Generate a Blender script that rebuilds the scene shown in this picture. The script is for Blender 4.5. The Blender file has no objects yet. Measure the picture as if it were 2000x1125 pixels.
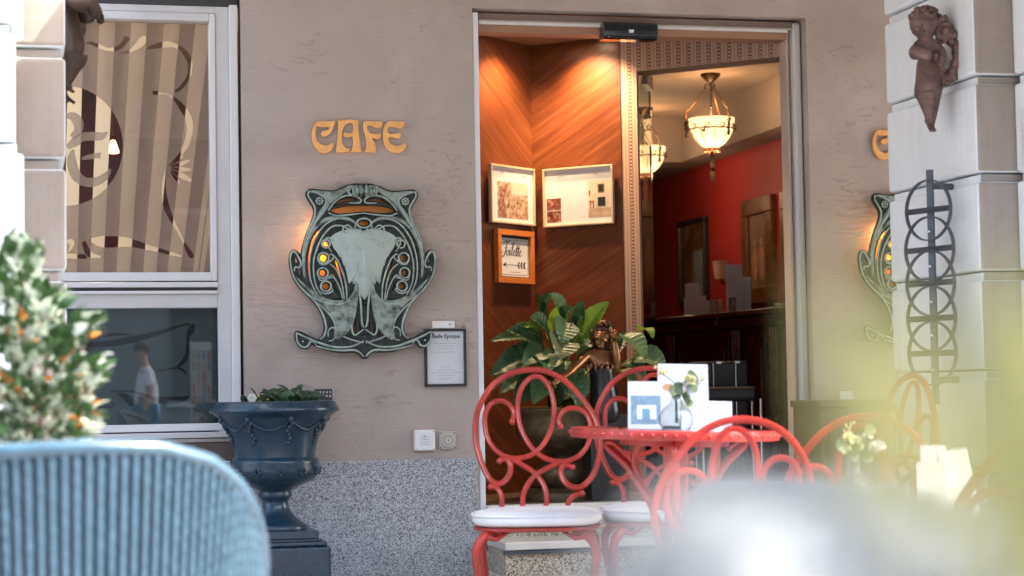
import bpy, bmesh, math, random
from mathutils import Vector, Matrix
PI = math.pi; R = math.radians
SC = bpy.context.scene; COL = SC.collection
random.seed(7)

# ------------------------------------------------------------------ camera
CAM = Vector((0, -8.4, .9)); FPX = 3888.9
AX = Vector((0.97107452, -0.238153, -0.01724597))      # right
AD = Vector((-0.00422579, 0.05507418, -0.99847332))    # down
AF = Vector((0.23873923, 0.96966488, 0.05247475))      # forward
cd = bpy.data.cameras.new('camera'); cam = bpy.data.objects.new('camera', cd); COL.objects.link(cam)
mw = Matrix.Identity(4)
for i in range(3):
    mw[i][0] = AX[i]; mw[i][1] = -AD[i]; mw[i][2] = -AF[i]; mw[i][3] = CAM[i]
cam.matrix_world = mw
cd.lens = 70; cd.sensor_width = 36; cd.clip_end = 500; cd.clip_start = .05
cd.dof.use_dof = True; cd.dof.focus_distance = 8.45; cd.dof.aperture_fstop = 2.8
SC.camera = cam
# ------------------------------------------------------------------ world + sun + exposure
SUN_AZ, SUN_EL = 60, 50       # degrees to the right of straight out from the facade, and above the horizon
w = bpy.data.worlds.new('World'); SC.world = w; w.use_nodes = True
nt = w.node_tree; bg = nt.nodes['Background']
sky = nt.nodes.new('ShaderNodeTexSky'); sky.sky_type = 'NISHITA'; sky.sun_disc = False
sky.sun_elevation = R(SUN_EL); sky.sun_rotation = R(180 - SUN_AZ); sky.air_density = 1.0; sky.dust_density = 3.5; sky.ozone_density = 1.0
nt.links.new(sky.outputs[0], bg.inputs[0]); bg.inputs[1].default_value = .15
sd = bpy.data.lights.new('sun', 'SUN'); sd.energy = 1.85; sd.angle = R(.6); sd.color = (1, .95, .87)
sun = bpy.data.objects.new('sun', sd); COL.objects.link(sun)
sdir = Vector((math.sin(R(SUN_AZ)) * math.cos(R(SUN_EL)), -math.cos(R(SUN_AZ)) * math.cos(R(SUN_EL)), math.sin(R(SUN_EL))))
sun.rotation_euler = sdir.to_track_quat('Z', 'Y').to_euler(); sun.location = sdir * 20
SC.view_settings.view_transform = 'Standard'; SC.view_settings.look = 'None'
SC.view_settings.exposure = 2.72; SC.view_settings.gamma = 1; SC.view_settings.use_curve_mapping = False
SC.render.engine = 'CYCLES'
try:
    SC.cycles.use_denoising = True; SC.cycles.max_bounces = 10; SC.cycles.transparent_max_bounces = 24
    SC.cycles.sample_clamp_indirect = 6
except Exception: pass

# ------------------------------------------------------------------ geometry helpers
def ray(px, py): return AX * ((px - 1000) / FPX) + AD * ((py - 562.5) / FPX) + AF
def at(px, py, Y=None, X=None, Z=None, D=None):
    d = ray(px, py)
    t = D if D is not None else (Y - CAM.y) / d.y if Y is not None else (X - CAM.x) / d.x if X is not None else (Z - CAM.z) / d.z
    return CAM + d * t
def meet(px, P, ang):      # plan point where the line of sight at px meets the line through P heading ang deg from +Y towards +X
    d = ray(px, 500); u = Vector((math.sin(R(ang)), math.cos(R(ang))))
    det = d.x * -u.y + u.x * d.y
    bx, by = P[0] - CAM.x, P[1] - CAM.y
    s = (d.x * by - d.y * bx) / det
    return Vector((P[0] + s * u.x, P[1] + s * u.y))
def smooth(pts, closed=False, n=5):
    """Catmull-Rom through points (any dimension); a tuple flagged with a trailing string 'c' stays a corner."""
    P = []; cor = []
    for p in pts:
        c = p[-1] == 'c'
        P.append(Vector(p[:-1] if c else p)); cor.append(c)
    out = []; m = len(P); rng = m if closed else m - 1
    for i in range(rng):
        p1, p2 = P[i], P[(i + 1) % m]
        p0 = P[i - 1] if (closed or i > 0) else p1
        p3 = P[(i + 2) % m] if (closed or i + 2 < m) else p2
        if cor[i]: p0 = p1
        if cor[(i + 1) % m]: p3 = p2
        for k in range(n):
            t = k / n
            out.append(.5 * ((2 * p1) + (p2 - p0) * t + (2 * p0 - 5 * p1 + 4 * p2 - p3) * t * t + (3 * p1 - p0 - 3 * p2 + p3) * t ** 3))
    if not closed: out.append(P[-1].copy())
    return out
class MB:
    def __init__(s): s.v = []; s.f = []; s.uv = None
    def add(s, vs, fs):
        o = len(s.v); s.v += [tuple(v) for v in vs]; s.f += [tuple(i + o for i in f) for f in fs]
    def box(s, x0, x1, y0, y1, z0, z1, mtx=None):
        vs = [Vector((x, y, z)) for z in (z0, z1) for y in (y0, y1) for x in (x0, x1)]
        if mtx: vs = [mtx @ v for v in vs]
        s.add(vs, [(0, 2, 3, 1), (4, 5, 7, 6), (0, 1, 5, 4), (2, 6, 7, 3), (0, 4, 6, 2), (1, 3, 7, 5)]); return s
    def prism(s, poly, z0, z1):
        a = sum(poly[i][0] * poly[(i + 1) % len(poly)][1] - poly[(i + 1) % len(poly)][0] * poly[i][1] for i in range(len(poly)))
        if a < 0: poly = poly[::-1]
        n = len(poly)
        s.add([(p[0], p[1], z0) for p in poly] + [(p[0], p[1], z1) for p in poly],
              [tuple(range(n))[::-1], tuple(range(n, 2 * n))] + [(i, (i + 1) % n, n + (i + 1) % n, n + i) for i in range(n)]); return s
    def tube(s, path, r, n=8, closed=False, cap=True, flat=None):
        """round tube; r number or list; flat = (normal, ratio) makes an elliptic section"""
        P = [Vector(p) for p in path]; m = len(P)
        rs = r if isinstance(r, (list, tuple)) else [r] * m
        prev = None; rings = []
        for i, p in enumerate(P):
            a = P[i - 1] if (i > 0 or closed) else p
            b = P[(i + 1) % m] if (i < m - 1 or closed) else p
            t = (b - a)
            if t.length < 1e-9: t = Vector((0, 0, 1))
            t.normalize()
            if prev is None:
                q = Vector((0, 0, 1)) if abs(t.z) < .9 else Vector((1, 0, 0))
                nrm = (q - t * q.dot(t)).normalized()
            else:
                nrm = prev - t * prev.dot(t)
                nrm = nrm.normalized() if nrm.length > 1e-6 else Vector((1, 0, 0))
            prev = nrm; bn = t.cross(nrm)
            rings.append([p + (nrm * math.cos(2 * PI * k / n) + bn * math.sin(2 * PI * k / n)) * rs[i] for k in range(n)])
        vs = [v for g in rings for v in g]; fs = []
        for i in range(m if closed else m - 1):
            j = (i + 1) % m
            for k in range(n):
                fs.append((i * n + k, i * n + (k + 1) % n, j * n + (k + 1) % n, j * n + k))
        if cap and not closed: fs += [tuple(range(n))[::-1], tuple((m - 1) * n + k for k in range(n))]
        s.add(vs, fs); return s
    def sweep(s, path, normal, prof, closed=False, scale=None):
        """planar sweep: profile points (u across in plane, w along normal)"""
        P = [Vector(p) for p in path]; m = len(P); N = Vector(normal).normalized(); k = len(prof); vs = []
        for i, p in enumerate(P):
            a = P[i - 1] if (i > 0 or closed) else p
            b = P[(i + 1) % m] if (i < m - 1 or closed) else p
            t = (b - a); t.normalize(); c = t.cross(N).normalized(); sc = scale[i] if scale else 1
            vs += [p + c * (u * sc) + N * (wv * sc) for u, wv in prof]
        fs = []
        for i in range(m if closed else m - 1):
            j = (i + 1) % m
            for q in range(k): fs.append((i * k + q, j * k + q, j * k + (q + 1) % k, i * k + (q + 1) % k))
        if not closed: fs += [tuple(range(k)), tuple((m - 1) * k + q for q in range(k))[::-1]]
        s.add(vs, fs); return s
    def lathe(s, prof, n=40, c=(0, 0, 0), sq=None):
        """profile [(r,z)...] round the z axis"""
        vs = []
        for r, z in prof:
            for k in range(n):
                a = 2 * PI * k / n
                rr = r * (sq(a) if sq else 1)
                vs.append((c[0] + rr * math.cos(a), c[1] + rr * math.sin(a), c[2] + z))
        fs = [(i * n + k, i * n + (k + 1) % n, (i + 1) * n + (k + 1) % n, (i + 1) * n + k) for i in range(len(prof) - 1) for k in range(n)]
        fs += [tuple(range(n))[::-1], tuple((len(prof) - 1) * n + k for k in range(n))]
        s.add(vs, fs); return s
    def ball(s, c, r, n=10, sc=(1, 1, 1)):
        c = Vector(c); vs = [c + Vector((0, 0, -r * sc[2]))]; fs = []; mrow = n // 2
        for i in range(1, mrow):
            th = -PI / 2 + PI * i / mrow
            for k in range(n):
                vs.append(c + Vector((r * math.cos(th) * math.cos(2 * PI * k / n) * sc[0], r * math.cos(th) * math.sin(2 * PI * k / n) * sc[1], r * math.sin(th) * sc[2])))
        vs.append(c + Vector((0, 0, r * sc[2]))); L = len(vs) - 1
        for k in range(n):
            fs.append((0, 1 + (k + 1) % n, 1 + k)); fs.append((L, L - n + k, L - n + (k + 1) % n))
        for i in range(mrow - 2):
            for k in range(n):
                a = 1 + i * n; b = a + n
                fs.append((a + k, a + (k + 1) % n, b + (k + 1) % n, b + k))
        s.add(vs, fs); return s
    def grid(s, fn, nu, nv, flip=False):
        o = [fn(i / nu, j / nv) for j in range(nv + 1) for i in range(nu + 1)]
        fs = []
        for j in range(nv):
            for i in range(nu):
                q = (j * (nu + 1) + i, j * (nu + 1) + i + 1, (j + 1) * (nu + 1) + i + 1, (j + 1) * (nu + 1) + i)
                fs.append(q[::-1] if flip else q)
        s.add(o, fs); return s
    def mesh(s, name, fix=True):
        me = bpy.data.meshes.new(name); me.from_pydata(s.v, [], s.f); me.update()
        if fix:
            bm = bmesh.new(); bm.from_mesh(me); bmesh.ops.recalc_face_normals(bm, faces=bm.faces); bm.to_mesh(me); bm.free()
        return me
def link(name, me, m, parent=None, smooth_angle=None, bevel=None, sub=0, loc=None):
    ob = bpy.data.objects.new(name, me); COL.objects.link(ob)
    if m is not None:
        if len(me.materials) == 0: me.materials.append(m)
        else: me.materials[0] = m
    if parent is not None: ob.parent = parent
    if loc is not None: ob.location = loc
    if smooth_angle is not None:
        if smooth_angle >= 180: me.polygons.foreach_set('use_smooth', [True] * len(me.polygons))
        else: me.shade_smooth() if False else _auto_smooth(me, smooth_angle)
    if bevel:
        b = ob.modifiers.new('bev', 'BEVEL'); b.width = bevel; b.segments = 2; b.limit_method = 'ANGLE'; b.angle_limit = R(40)
    if sub:
        q = ob.modifiers.new('sub', 'SUBSURF'); q.levels = sub; q.render_levels = sub
    return ob
def _auto_smooth(me, ang):
    me.polygons.foreach_set('use_smooth', [True] * len(me.polygons))
    bm = bmesh.new(); bm.from_mesh(me)
    for e in bm.edges:
        if len(e.link_faces) == 2 and e.calc_face_angle(0) > R(ang): e.smooth = False
    bm.to_mesh(me); bm.free()
def part(name, mb, m, parent=None, sm=35, bevel=None, sub=0, label=None, loc=None):
    o = link(name, mb.mesh(name) if isinstance(mb, MB) else mb, m, parent, sm, bevel, sub, loc)
    if label: o['label'] = label
    return o
def tag(o, label, cat, group=None):
    o['label'] = label; o['category'] = cat
    if group: o['group'] = group
    return o
def thing(name, label, cat, loc=(0, 0, 0), rz=0, group=None):
    o = bpy.data.objects.new(name, None); COL.objects.link(o); o.empty_display_size = .1
    o.location = loc; o.rotation_euler = (0, 0, rz); return tag(o, label, cat, group)
def struct(name, mb, m, parent=None, sm=None, bevel=None):
    o = link(name, mb.mesh(name) if isinstance(mb, MB) else mb, m, parent, sm, bevel); o['kind'] = 'structure'; return o
def kids(o): return [c for c in bpy.data.objects if c.parent == o]
def copy_tree(root, label=None, loc=None, rot=None, group=None, scale=None):
    r = root.copy(); COL.objects.link(r)
    if label: r['label'] = label
    if group: r['group'] = group
    if loc is not None: r.location = loc
    if rot is not None: r.rotation_euler = rot
    if scale is not None: r.scale = scale
    for ch in kids(root):
        if ch == r: continue
        c = ch.copy(); COL.objects.link(c); c.parent = r
        for g in kids(ch):
            d = g.copy(); COL.objects.link(d); d.parent = c
    return r
def filled(loops, depth, bevel=0, mapf=None, res=0):
    """2D outline with holes -> solid mesh.  loops: lists of (u,v).  mapf(u,v,w)->xyz"""
    cu = bpy.data.curves.new('tmp', 'CURVE'); cu.dimensions = '2D'; cu.fill_mode = 'BOTH'
    cu.extrude = depth / 2; cu.bevel_depth = bevel; cu.bevel_resolution = res
    for lp in loops:
        sp = cu.splines.new('POLY'); sp.points.add(len(lp) - 1)
        for i, p in enumerate(lp): sp.points[i].co = (p[0], p[1], 0, 1)
        sp.use_cyclic_u = True
    ob = bpy.data.objects.new('tmp', cu); COL.objects.link(ob)
    dg = bpy.context.evaluated_depsgraph_get(); dg.update()
    me = bpy.data.meshes.new_from_object(ob.evaluated_get(dg))
    bpy.data.objects.remove(ob); bpy.data.curves.remove(cu)
    me.materials.clear()
    if mapf:
        for v in me.vertices: v.co = mapf(*v.co)
    me.update(); return me
def text_mesh(body, size, depth=.0004, shear=0, offset=0, spacing=1, align='CENTER'):
    cu = bpy.data.curves.new('tmp', 'FONT'); cu.body = body; cu.size = size; cu.extrude = depth; cu.shear = shear
    cu.offset = offset; cu.space_character = spacing; cu.align_x = align; cu.align_y = 'CENTER'
    ob = bpy.data.objects.new('tmp', cu); COL.objects.link(ob)
    dg = bpy.context.evaluated_depsgraph_get(); dg.update()
    me = bpy.data.meshes.new_from_object(ob.evaluated_get(dg)); bpy.data.objects.remove(ob); bpy.data.curves.remove(cu)
    me.materials.clear(); return me
def skin(verts, edges, radii, sub=2, root=0):
    me = bpy.data.meshes.new('tmp'); me.from_pydata([tuple(v) for v in verts], edges, []); me.update()
    ob = bpy.data.objects.new('tmp', me); COL.objects.link(ob)
    ob.modifiers.new('s', 'SKIN')
    sl = me.skin_vertices[0].data
    for i, r in enumerate(radii):
        sl[i].radius = r if isinstance(r, tuple) else (r, r)
        sl[i].use_root = (i == root)
    q = ob.modifiers.new('q', 'SUBSURF'); q.levels = sub; q.render_levels = sub
    dg = bpy.context.evaluated_depsgraph_get(); dg.update()
    out = bpy.data.meshes.new_from_object(ob.evaluated_get(dg)); bpy.data.objects.remove(ob); bpy.data.meshes.remove(me)
    out.materials.clear(); out.polygons.foreach_set('use_smooth', [True] * len(out.polygons)); return out
def xform(me, m):
    me.transform(m); me.update(); return me

# ------------------------------------------------------------------ materials
def newmat(name):
    m = bpy.data.materials.new(name); m.use_nodes = True
    return m, m.node_tree, m.node_tree.nodes['Principled BSDF']
def nd(t, ty, **k):
    n = t.nodes.new(ty)
    for a, b in k.items(): setattr(n, a, b)
    return n
def ramp(t, fac, stops):
    r = nd(t, 'ShaderNodeValToRGB'); cr = r.color_ramp
    while len(cr.elements) > 1: cr.elements.remove(cr.elements[-1])
    cr.elements[0].position = stops[0][0]; cr.elements[0].color = (*stops[0][1], 1)
    for p, c in stops[1:]:
        e = cr.elements.new(p); e.color = (*c, 1)
    t.links.new(fac, r.inputs[0]); return r.outputs[0]
def noise(t, scale, detail=4, rough=.55, vec=None, dist=0):
    n = nd(t, 'ShaderNodeTexNoise'); n.inputs['Scale'].default_value = scale; n.inputs['Detail'].default_value = detail
    n.inputs['Roughness'].default_value = rough; n.inputs['Distortion'].default_value = dist
    if vec is not None: t.links.new(vec, n.inputs['Vector'])
    return n.outputs[0]
def coords(t, kind='Object', scale=(1, 1, 1), rot=(0, 0, 0)):
    c = nd(t, 'ShaderNodeTexCoord'); mp = nd(t, 'ShaderNodeMapping')
    mp.inputs['Scale'].default_value = scale; mp.inputs['Rotation'].default_value = rot
    t.links.new(c.outputs[kind], mp.inputs[0]); return mp.outputs[0]
def bumped(t, b, h, strength=.3, dist=.01):
    n = nd(t, 'ShaderNodeBump'); n.inputs['Strength'].default_value = strength; n.inputs['Distance'].default_value = dist
    t.links.new(h, n.inputs['Height']); t.links.new(n.outputs[0], b.inputs['Normal']); return n
def mat(name, col, rough=.5, metal=0, var=.12, vs=6, bump=.0, bs=60, coat=0, emit=None, es=0, spec=.5, trans=0, sub=0):
    m, t, b = newmat(name)
    b.inputs['Roughness'].default_value = rough; b.inputs['Metallic'].default_value = metal
    b.inputs['Coat Weight'].default_value = coat; b.inputs['Specular IOR Level'].default_value = spec
    if sub: b.inputs['Subsurface Weight'].default_value = sub; b.inputs['Subsurface Radius'].default_value = (.02, .02, .02)
    v = coords(t)
    if var:
        lo = tuple(c * (1 - var) for c in col); hi = tuple(min(1, c * (1 + var)) for c in col)
        t.links.new(ramp(t, noise(t, vs, 5, .6, v), [(.3, lo), (.7, hi)]), b.inputs['Base Color'])
        rr = nd(t, 'ShaderNodeMapRange'); rr.inputs[3].default_value = max(.03, rough - .08); rr.inputs[4].default_value = min(1, rough + .1)
        t.links.new(noise(t, vs * 2.3, 4, .6, v), rr.inputs[0]); t.links.new(rr.outputs[0], b.inputs['Roughness'])
    else: b.inputs['Base Color'].default_value = (*col, 1)
    if bump: bumped(t, b, noise(t, bs, 5, .6, v), bump, .004)
    if emit: b.inputs['Emission Color'].default_value = (*emit, 1); b.inputs['Emission Strength'].default_value = es
    return m
def m_stucco():
    m, t, b = newmat('stucco'); v = coords(t)
    base = ramp(t, noise(t, 1.7, 6, .62, v, .6), [(.26, (.335, .272, .232)), (.42, (.40, .33, .286)), (.55, (.43, .358, .312)), (.74, (.505, .43, .38))])
    # sparse trowel scratches and dark pits
    sv = coords(t, 'Object', (5, 5, 17), (0, .35, 0)); s1 = noise(t, 1.3, 2, .45, sv, 2.2)
    msk = noise(t, 3.1, 2, .5, v)
    sm = nd(t, 'ShaderNodeMath', operation='MULTIPLY'); t.links.new(s1, sm.inputs[0]); t.links.new(msk, sm.inputs[1])
    scr = ramp(t, sm.outputs[0], [(.36, (1, 1, 1)), (.40, (.74, .71, .69)), (.44, (1, 1, 1))])
    mx = nd(t, 'ShaderNodeMix', data_type='RGBA', blend_type='MULTIPLY'); mx.inputs[0].default_value = .8
    t.links.new(base, mx.inputs[6]); t.links.new(scr, mx.inputs[7])
    pit = ramp(t, noise(t, 46, 2, .5, v), [(.76, (1, 1, 1)), (.80, (.4, .37, .35))])
    m2 = nd(t, 'ShaderNodeMix', data_type='RGBA', blend_type='MULTIPLY'); m2.inputs[0].default_value = .7
    t.links.new(mx.outputs[2], m2.inputs[6]); t.links.new(pit, m2.inputs[7]); t.links.new(m2.outputs[2], b.inputs['Base Color'])
    b.inputs['Roughness'].default_value = .78
    add = nd(t, 'ShaderNodeMath', operation='ADD'); t.links.new(sm.outputs[0], add.inputs[0])
    q = nd(t, 'ShaderNodeMath', operation='MULTIPLY'); q.inputs[1].default_value = .5
    t.links.new(noise(t, 7, 6, .62, v, .6), q.inputs[0]); t.links.new(q.outputs[0], add.inputs[1])
    bumped(t, b, add.outputs[0], .42, .012); return m
def m_granite(name, cols, sc=260):
    m, t, b = newmat(name); v = coords(t)
    vo = nd(t, 'ShaderNodeTexVoronoi'); vo.inputs['Scale'].default_value = sc; t.links.new(v, vo.inputs['Vector'])
    sep = nd(t, 'ShaderNodeSeparateColor'); t.links.new(vo.outputs['Color'], sep.inputs[0])
    c = ramp(t, sep.outputs[0], [(0, cols[0]), (.2, cols[0]), (.3, cols[1]), (.6, cols[2]), (.85, cols[3])])
    c2 = ramp(t, noise(t, 3, 4, .6, v), [(.3, (.8, .8, .8)), (.7, (1, 1, 1))])
    mx = nd(t, 'ShaderNodeMix', data_type='RGBA', blend_type='MULTIPLY'); mx.inputs[0].default_value = .8
    t.links.new(c, mx.inputs[6]); t.links.new(c2, mx.inputs[7]); t.links.new(mx.outputs[2], b.inputs['Base Color'])
    b.inputs['Roughness'].default_value = .55; bumped(t, b, sep.outputs[0], .12, .002); return m
def m_veneer(name, ang):
    m, t, b = newmat(name); v = coords(t, 'Object', (1, 1, 1), (0, R(ang), 0))
    mp = nd(t, 'ShaderNodeMapping'); mp.inputs['Scale'].default_value = (1.1, 1.1, 26); t.links.new(v, mp.inputs[0])
    n1 = noise(t, 1.6, 6, .62, mp.outputs[0], .25)
    c = ramp(t, n1, [(.28, (.085, .020, .007)), (.45, (.125, .031, .010)), (.6, (.17, .048, .015)), (.75, (.25, .085, .028))])
    mp2 = nd(t, 'ShaderNodeMapping'); mp2.inputs['Scale'].default_value = (3, 3, 120); t.links.new(v, mp2.inputs[0])
    n2 = noise(t, 2, 3, .5, mp2.outputs[0])
    mx = nd(t, 'ShaderNodeMix', data_type='RGBA', blend_type='MULTIPLY'); mx.inputs[0].default_value = .5
    t.links.new(c, mx.inputs[6]); t.links.new(ramp(t, n2, [(.3, (.6, .55, .5)), (.6, (1, 1, 1))]), mx.inputs[7])
    t.links.new(mx.outputs[2], b.inputs['Base Color']); b.inputs['Roughness'].default_value = .36
    b.inputs['Coat Weight'].default_value = .25; b.inputs['Coat Roughness'].default_value = .25
    bumped(t, b, n1, .06, .004); return m
def m_wallpaper(name, axis=0, period=.036):
    """narrow upright stripes with little bead chains; local x runs across the stripes"""
    m, t, b = newmat(name); c = nd(t, 'ShaderNodeTexCoord'); s = nd(t, 'ShaderNodeSeparateXYZ'); t.links.new(c.outputs['Object'], s.inputs[0])
    d = nd(t, 'ShaderNodeMath', operation='DIVIDE'); d.inputs[1].default_value = period; t.links.new(s.outputs[axis], d.inputs[0])
    fr = nd(t, 'ShaderNodeMath', operation='FRACT'); t.links.new(d.outputs[0], fr.inputs[0])
    pink, dk, lt = (.36, .21, .145), (.035, .015, .014), (.47, .31, .22)
    stripes = ramp(t, fr.outputs[0], [(0, pink), (.1, lt), (.2, pink), (.275, dk), (.31, dk), (.325, lt), (.5, pink), (.66, lt), (.67, dk), (.70, dk), (.71, lt), (.84, pink), (.99, lt)])
    for n in t.nodes:
        if n.type == 'VALTORGB': n.color_ramp.interpolation = 'CONSTANT'
    vz = nd(t, 'ShaderNodeMath', operation='DIVIDE'); vz.inputs[1].default_value = .017; t.links.new(s.outputs[2], vz.inputs[0])
    fz = nd(t, 'ShaderNodeMath', operation='FRACT'); t.links.new(vz.outputs[0], fz.inputs[0])
    cx = nd(t, 'ShaderNodeCombineXYZ'); 
    a1 = nd(t, 'ShaderNodeMath', operation='SUBTRACT'); a1.inputs[1].default_value = .49; t.links.new(fr.outputs[0], a1.inputs[0])
    a2 = nd(t, 'ShaderNodeMath', operation='SUBTRACT'); a2.inputs[1].default_value = .5; t.links.new(fz.outputs[0], a2.inputs[0])
    sx = nd(t, 'ShaderNodeMath', operation='MULTIPLY'); sx.inputs[1].default_value = 9.5; t.links.new(a1.outputs[0], sx.inputs[0])
    sz = nd(t, 'ShaderNodeMath', operation='MULTIPLY'); sz.inputs[1].default_value = 2.4; t.links.new(a2.outputs[0], sz.inputs[0])
    t.links.new(sx.outputs[0], cx.inputs[0]); t.links.new(sz.outputs[0], cx.inputs[1])
    ln = nd(t, 'ShaderNodeVectorMath', operation='LENGTH'); t.links.new(cx.outputs[0], ln.inputs[0])
    bead = nd(t, 'ShaderNodeMath', operation='LESS_THAN'); bead.inputs[1].default_value = .8; t.links.new(ln.outputs['Value'], bead.inputs[0])
    ab = nd(t, 'ShaderNodeMath', operation='ABSOLUTE'); t.links.new(a1.outputs[0], ab.inputs[0])
    band = nd(t, 'ShaderNodeMath', operation='LESS_THAN'); band.inputs[1].default_value = .105; t.links.new(ab.outputs[0], band.inputs[0])
    m1 = nd(t, 'ShaderNodeMix', data_type='RGBA'); t.links.new(band.outputs[0], m1.inputs[0]); t.links.new(stripes, m1.inputs[6]); m1.inputs[7].default_value = (*dk, 1)
    bb = nd(t, 'ShaderNodeMath', operation='MULTIPLY'); t.links.new(bead.outputs[0], bb.inputs[0]); t.links.new(band.outputs[0], bb.inputs[1])
    m2 = nd(t, 'ShaderNodeMix', data_type='RGBA'); t.links.new(bb.outputs[0], m2.inputs[0]); t.links.new(m1.outputs[2], m2.inputs[6]); m2.inputs[7].default_value = (*lt, 1)
    t.links.new(m2.outputs[2], b.inputs['Base Color']); b.inputs['Roughness'].default_value = .7; return m
def m_glass(name, tint=(1, 1, 1), refl=1.0, rough=.0):
    m, t, b = newmat(name); out = t.nodes['Material Output']; t.nodes.remove(b)
    tr = nd(t, 'ShaderNodeBsdfTransparent'); tr.inputs[0].default_value = (*tint, 1)
    gl = nd(t, 'ShaderNodeBsdfGlossy'); gl.inputs['Roughness'].default_value = rough
    fr = nd(t, 'ShaderNodeFresnel'); fr.inputs[0].default_value = 1.5
    mu = nd(t, 'ShaderNodeMath', operation='MULTIPLY'); mu.inputs[1].default_value = refl
    ge_ = nd(t, 'ShaderNodeNewGeometry'); fr_ = nd(t, 'ShaderNodeMath', operation='SUBTRACT'); fr_.inputs[0].default_value = 1; t.links.new(ge_.outputs['Backfacing'], fr_.inputs[1])
    mf_ = nd(t, 'ShaderNodeMath', operation='MULTIPLY'); t.links.new(fr.outputs[0], mf_.inputs[0]); t.links.new(fr_.outputs[0], mf_.inputs[1]); t.links.new(mf_.outputs[0], mu.inputs[0])
    mx = nd(t, 'ShaderNodeMixShader'); t.links.new(mu.outputs[0], mx.inputs[0]); t.links.new(tr.outputs[0], mx.inputs[1]); t.links.new(gl.outputs[0], mx.inputs[2])
    t.links.new(mx.outputs[0], out.inputs[0]); return m
def m_film(name, col, opac=.7, tlw=.35):
    m, t, b = newmat(name); out = t.nodes['Material Output']; t.nodes.remove(b)
    tr = nd(t, 'ShaderNodeBsdfTransparent'); df = nd(t, 'ShaderNodeBsdfDiffuse'); df.inputs[0].default_value = (*col, 1)
    tl = nd(t, 'ShaderNodeBsdfTranslucent'); tl.inputs[0].default_value = (*col, 1)
    a = nd(t, 'ShaderNodeMixShader'); a.inputs[0].default_value = tlw; t.links.new(df.outputs[0], a.inputs[1]); t.links.new(tl.outputs[0], a.inputs[2])
    mx = nd(t, 'ShaderNodeMixShader'); mx.inputs[0].default_value = opac; t.links.new(tr.outputs[0], mx.inputs[1]); t.links.new(a.outputs[0], mx.inputs[2])
    t.links.new(mx.outputs[0], out.inputs[0]); return m
def m_leaf(name, cols, rough=.35, trans=.35, vein=True, vs=5):
    m, t, b = newmat(name); out = t.nodes['Material Output']; v = coords(t)
    oi = nd(t, 'ShaderNodeObjectInfo')
    n = noise(t, vs, 3, .6, v)
    ad = nd(t, 'ShaderNodeMath', operation='ADD'); t.links.new(n, ad.inputs[0])
    q = nd(t, 'ShaderNodeMath', operation='MULTIPLY_ADD'); q.inputs[1].default_value = .6; q.inputs[2].default_value = -.3
    t.links.new(oi.outputs['Random'], q.inputs[0]); t.links.new(q.outputs[0], ad.inputs[1])
    st = [(.2 + .6 * i / max(1, len(cols) - 1), c) for i, c in enumerate(cols)]
    c = ramp(t, ad.outputs[0], st)
    t.links.new(c, b.inputs['Base Color']); b.inputs['Roughness'].default_value = rough
    tl = nd(t, 'ShaderNodeBsdfTranslucent'); t.links.new(c, tl.inputs[0])
    mx = nd(t, 'ShaderNodeMixShader'); mx.inputs[0].default_value = trans; t.links.new(b.outputs[0], mx.inputs[1]); t.links.new(tl.outputs[0], mx.inputs[2])
    t.links.new(mx.outputs[0], out.inputs[0]); return m
STUCCO = m_stucco()
GRAN = m_granite('grey granite', [(.10, .102, .11), (.27, .28, .29), (.44, .455, .47), (.62, .63, .64)], 300)
GRANB = m_granite('warm granite', [(.13, .10, .07), (.38, .31, .22), (.56, .47, .34), (.7, .62, .48)], 210)
WHITE = mat('white frame paint', (.66, .64, .62), .38, var=.05, vs=3, bump=.03, bs=80)
FRAME = mat('grey frame paint', (.56, .54, .525), .42, var=.06, vs=4)
DARKREC = mat('dark recess', (.045, .045, .047), .6)
BROWNSILL = mat('brown sill stone', (.105, .075, .062), .6, var=.2, vs=9, bump=.1)
def m_stone(name, lo, hi, st):
    m, t, b = newmat(name); v = coords(t); n = noise(t, 2.6, 6, .68, v, .4)
    c = ramp(t, n, [(.3, lo), (.62, hi)])
    sv = coords(t, 'Object', (22, 22, 1.4)); k = ramp(t, noise(t, 1.5, 4, .6, sv, .3), [(.34, st), (.5, (1, 1, 1))])
    mx = nd(t, 'ShaderNodeMix', data_type='RGBA', blend_type='MULTIPLY'); mx.inputs[0].default_value = .6
    t.links.new(c, mx.inputs[6]); t.links.new(k, mx.inputs[7])
    p = ramp(t, noise(t, 60, 2, .5, v), [(.72, (1, 1, 1)), (.78, (.6, .57, .53))]); m2 = nd(t, 'ShaderNodeMix', data_type='RGBA', blend_type='MULTIPLY'); m2.inputs[0].default_value = .6
    t.links.new(mx.outputs[2], m2.inputs[6]); t.links.new(p, m2.inputs[7]); t.links.new(m2.outputs[2], b.inputs['Base Color'])
    b.inputs['Roughness'].default_value = .82; bumped(t, b, noise(t, 20, 7, .7, v, .3), .28, .008); return m
SIDEST = m_stone('pale pier stone', (.75, .79, .815), (.82, .855, .87), (.93, .93, .92))
BEIGE_ST = m_stone('beige pier stone', (.29, .24, .20), (.36, .305, .26), (.90, .88, .86))
MORTAR = mat('mortar', (.21, .18, .155), .9, var=.2)
COPPER = mat('brushed copper', (.93, .45, .15), .42, metal=.25, var=.16, vs=22, bump=.06, bs=60)
BLACKPL = mat('black plastic', (.012, .013, .015), .3, var=.1, coat=.3)
WHITEPL = mat('white plastic', (.74, .74, .72), .4, var=.03)
GREYPL = mat('beige grey plastic', (.47, .41, .37), .45, var=.05)
PAPER = mat('white paper', (.70, .71, .72), .6, var=.02)
INK = mat('dark ink', (.025, .025, .03), .7, var=0)
GREYINK = mat('grey ink', (.42, .42, .44), .7, var=0)
REDPAINT = mat('red lacquer', (.35, .024, .015), .30, var=.28, vs=13, coat=.15, bump=.02, bs=90)
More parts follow.
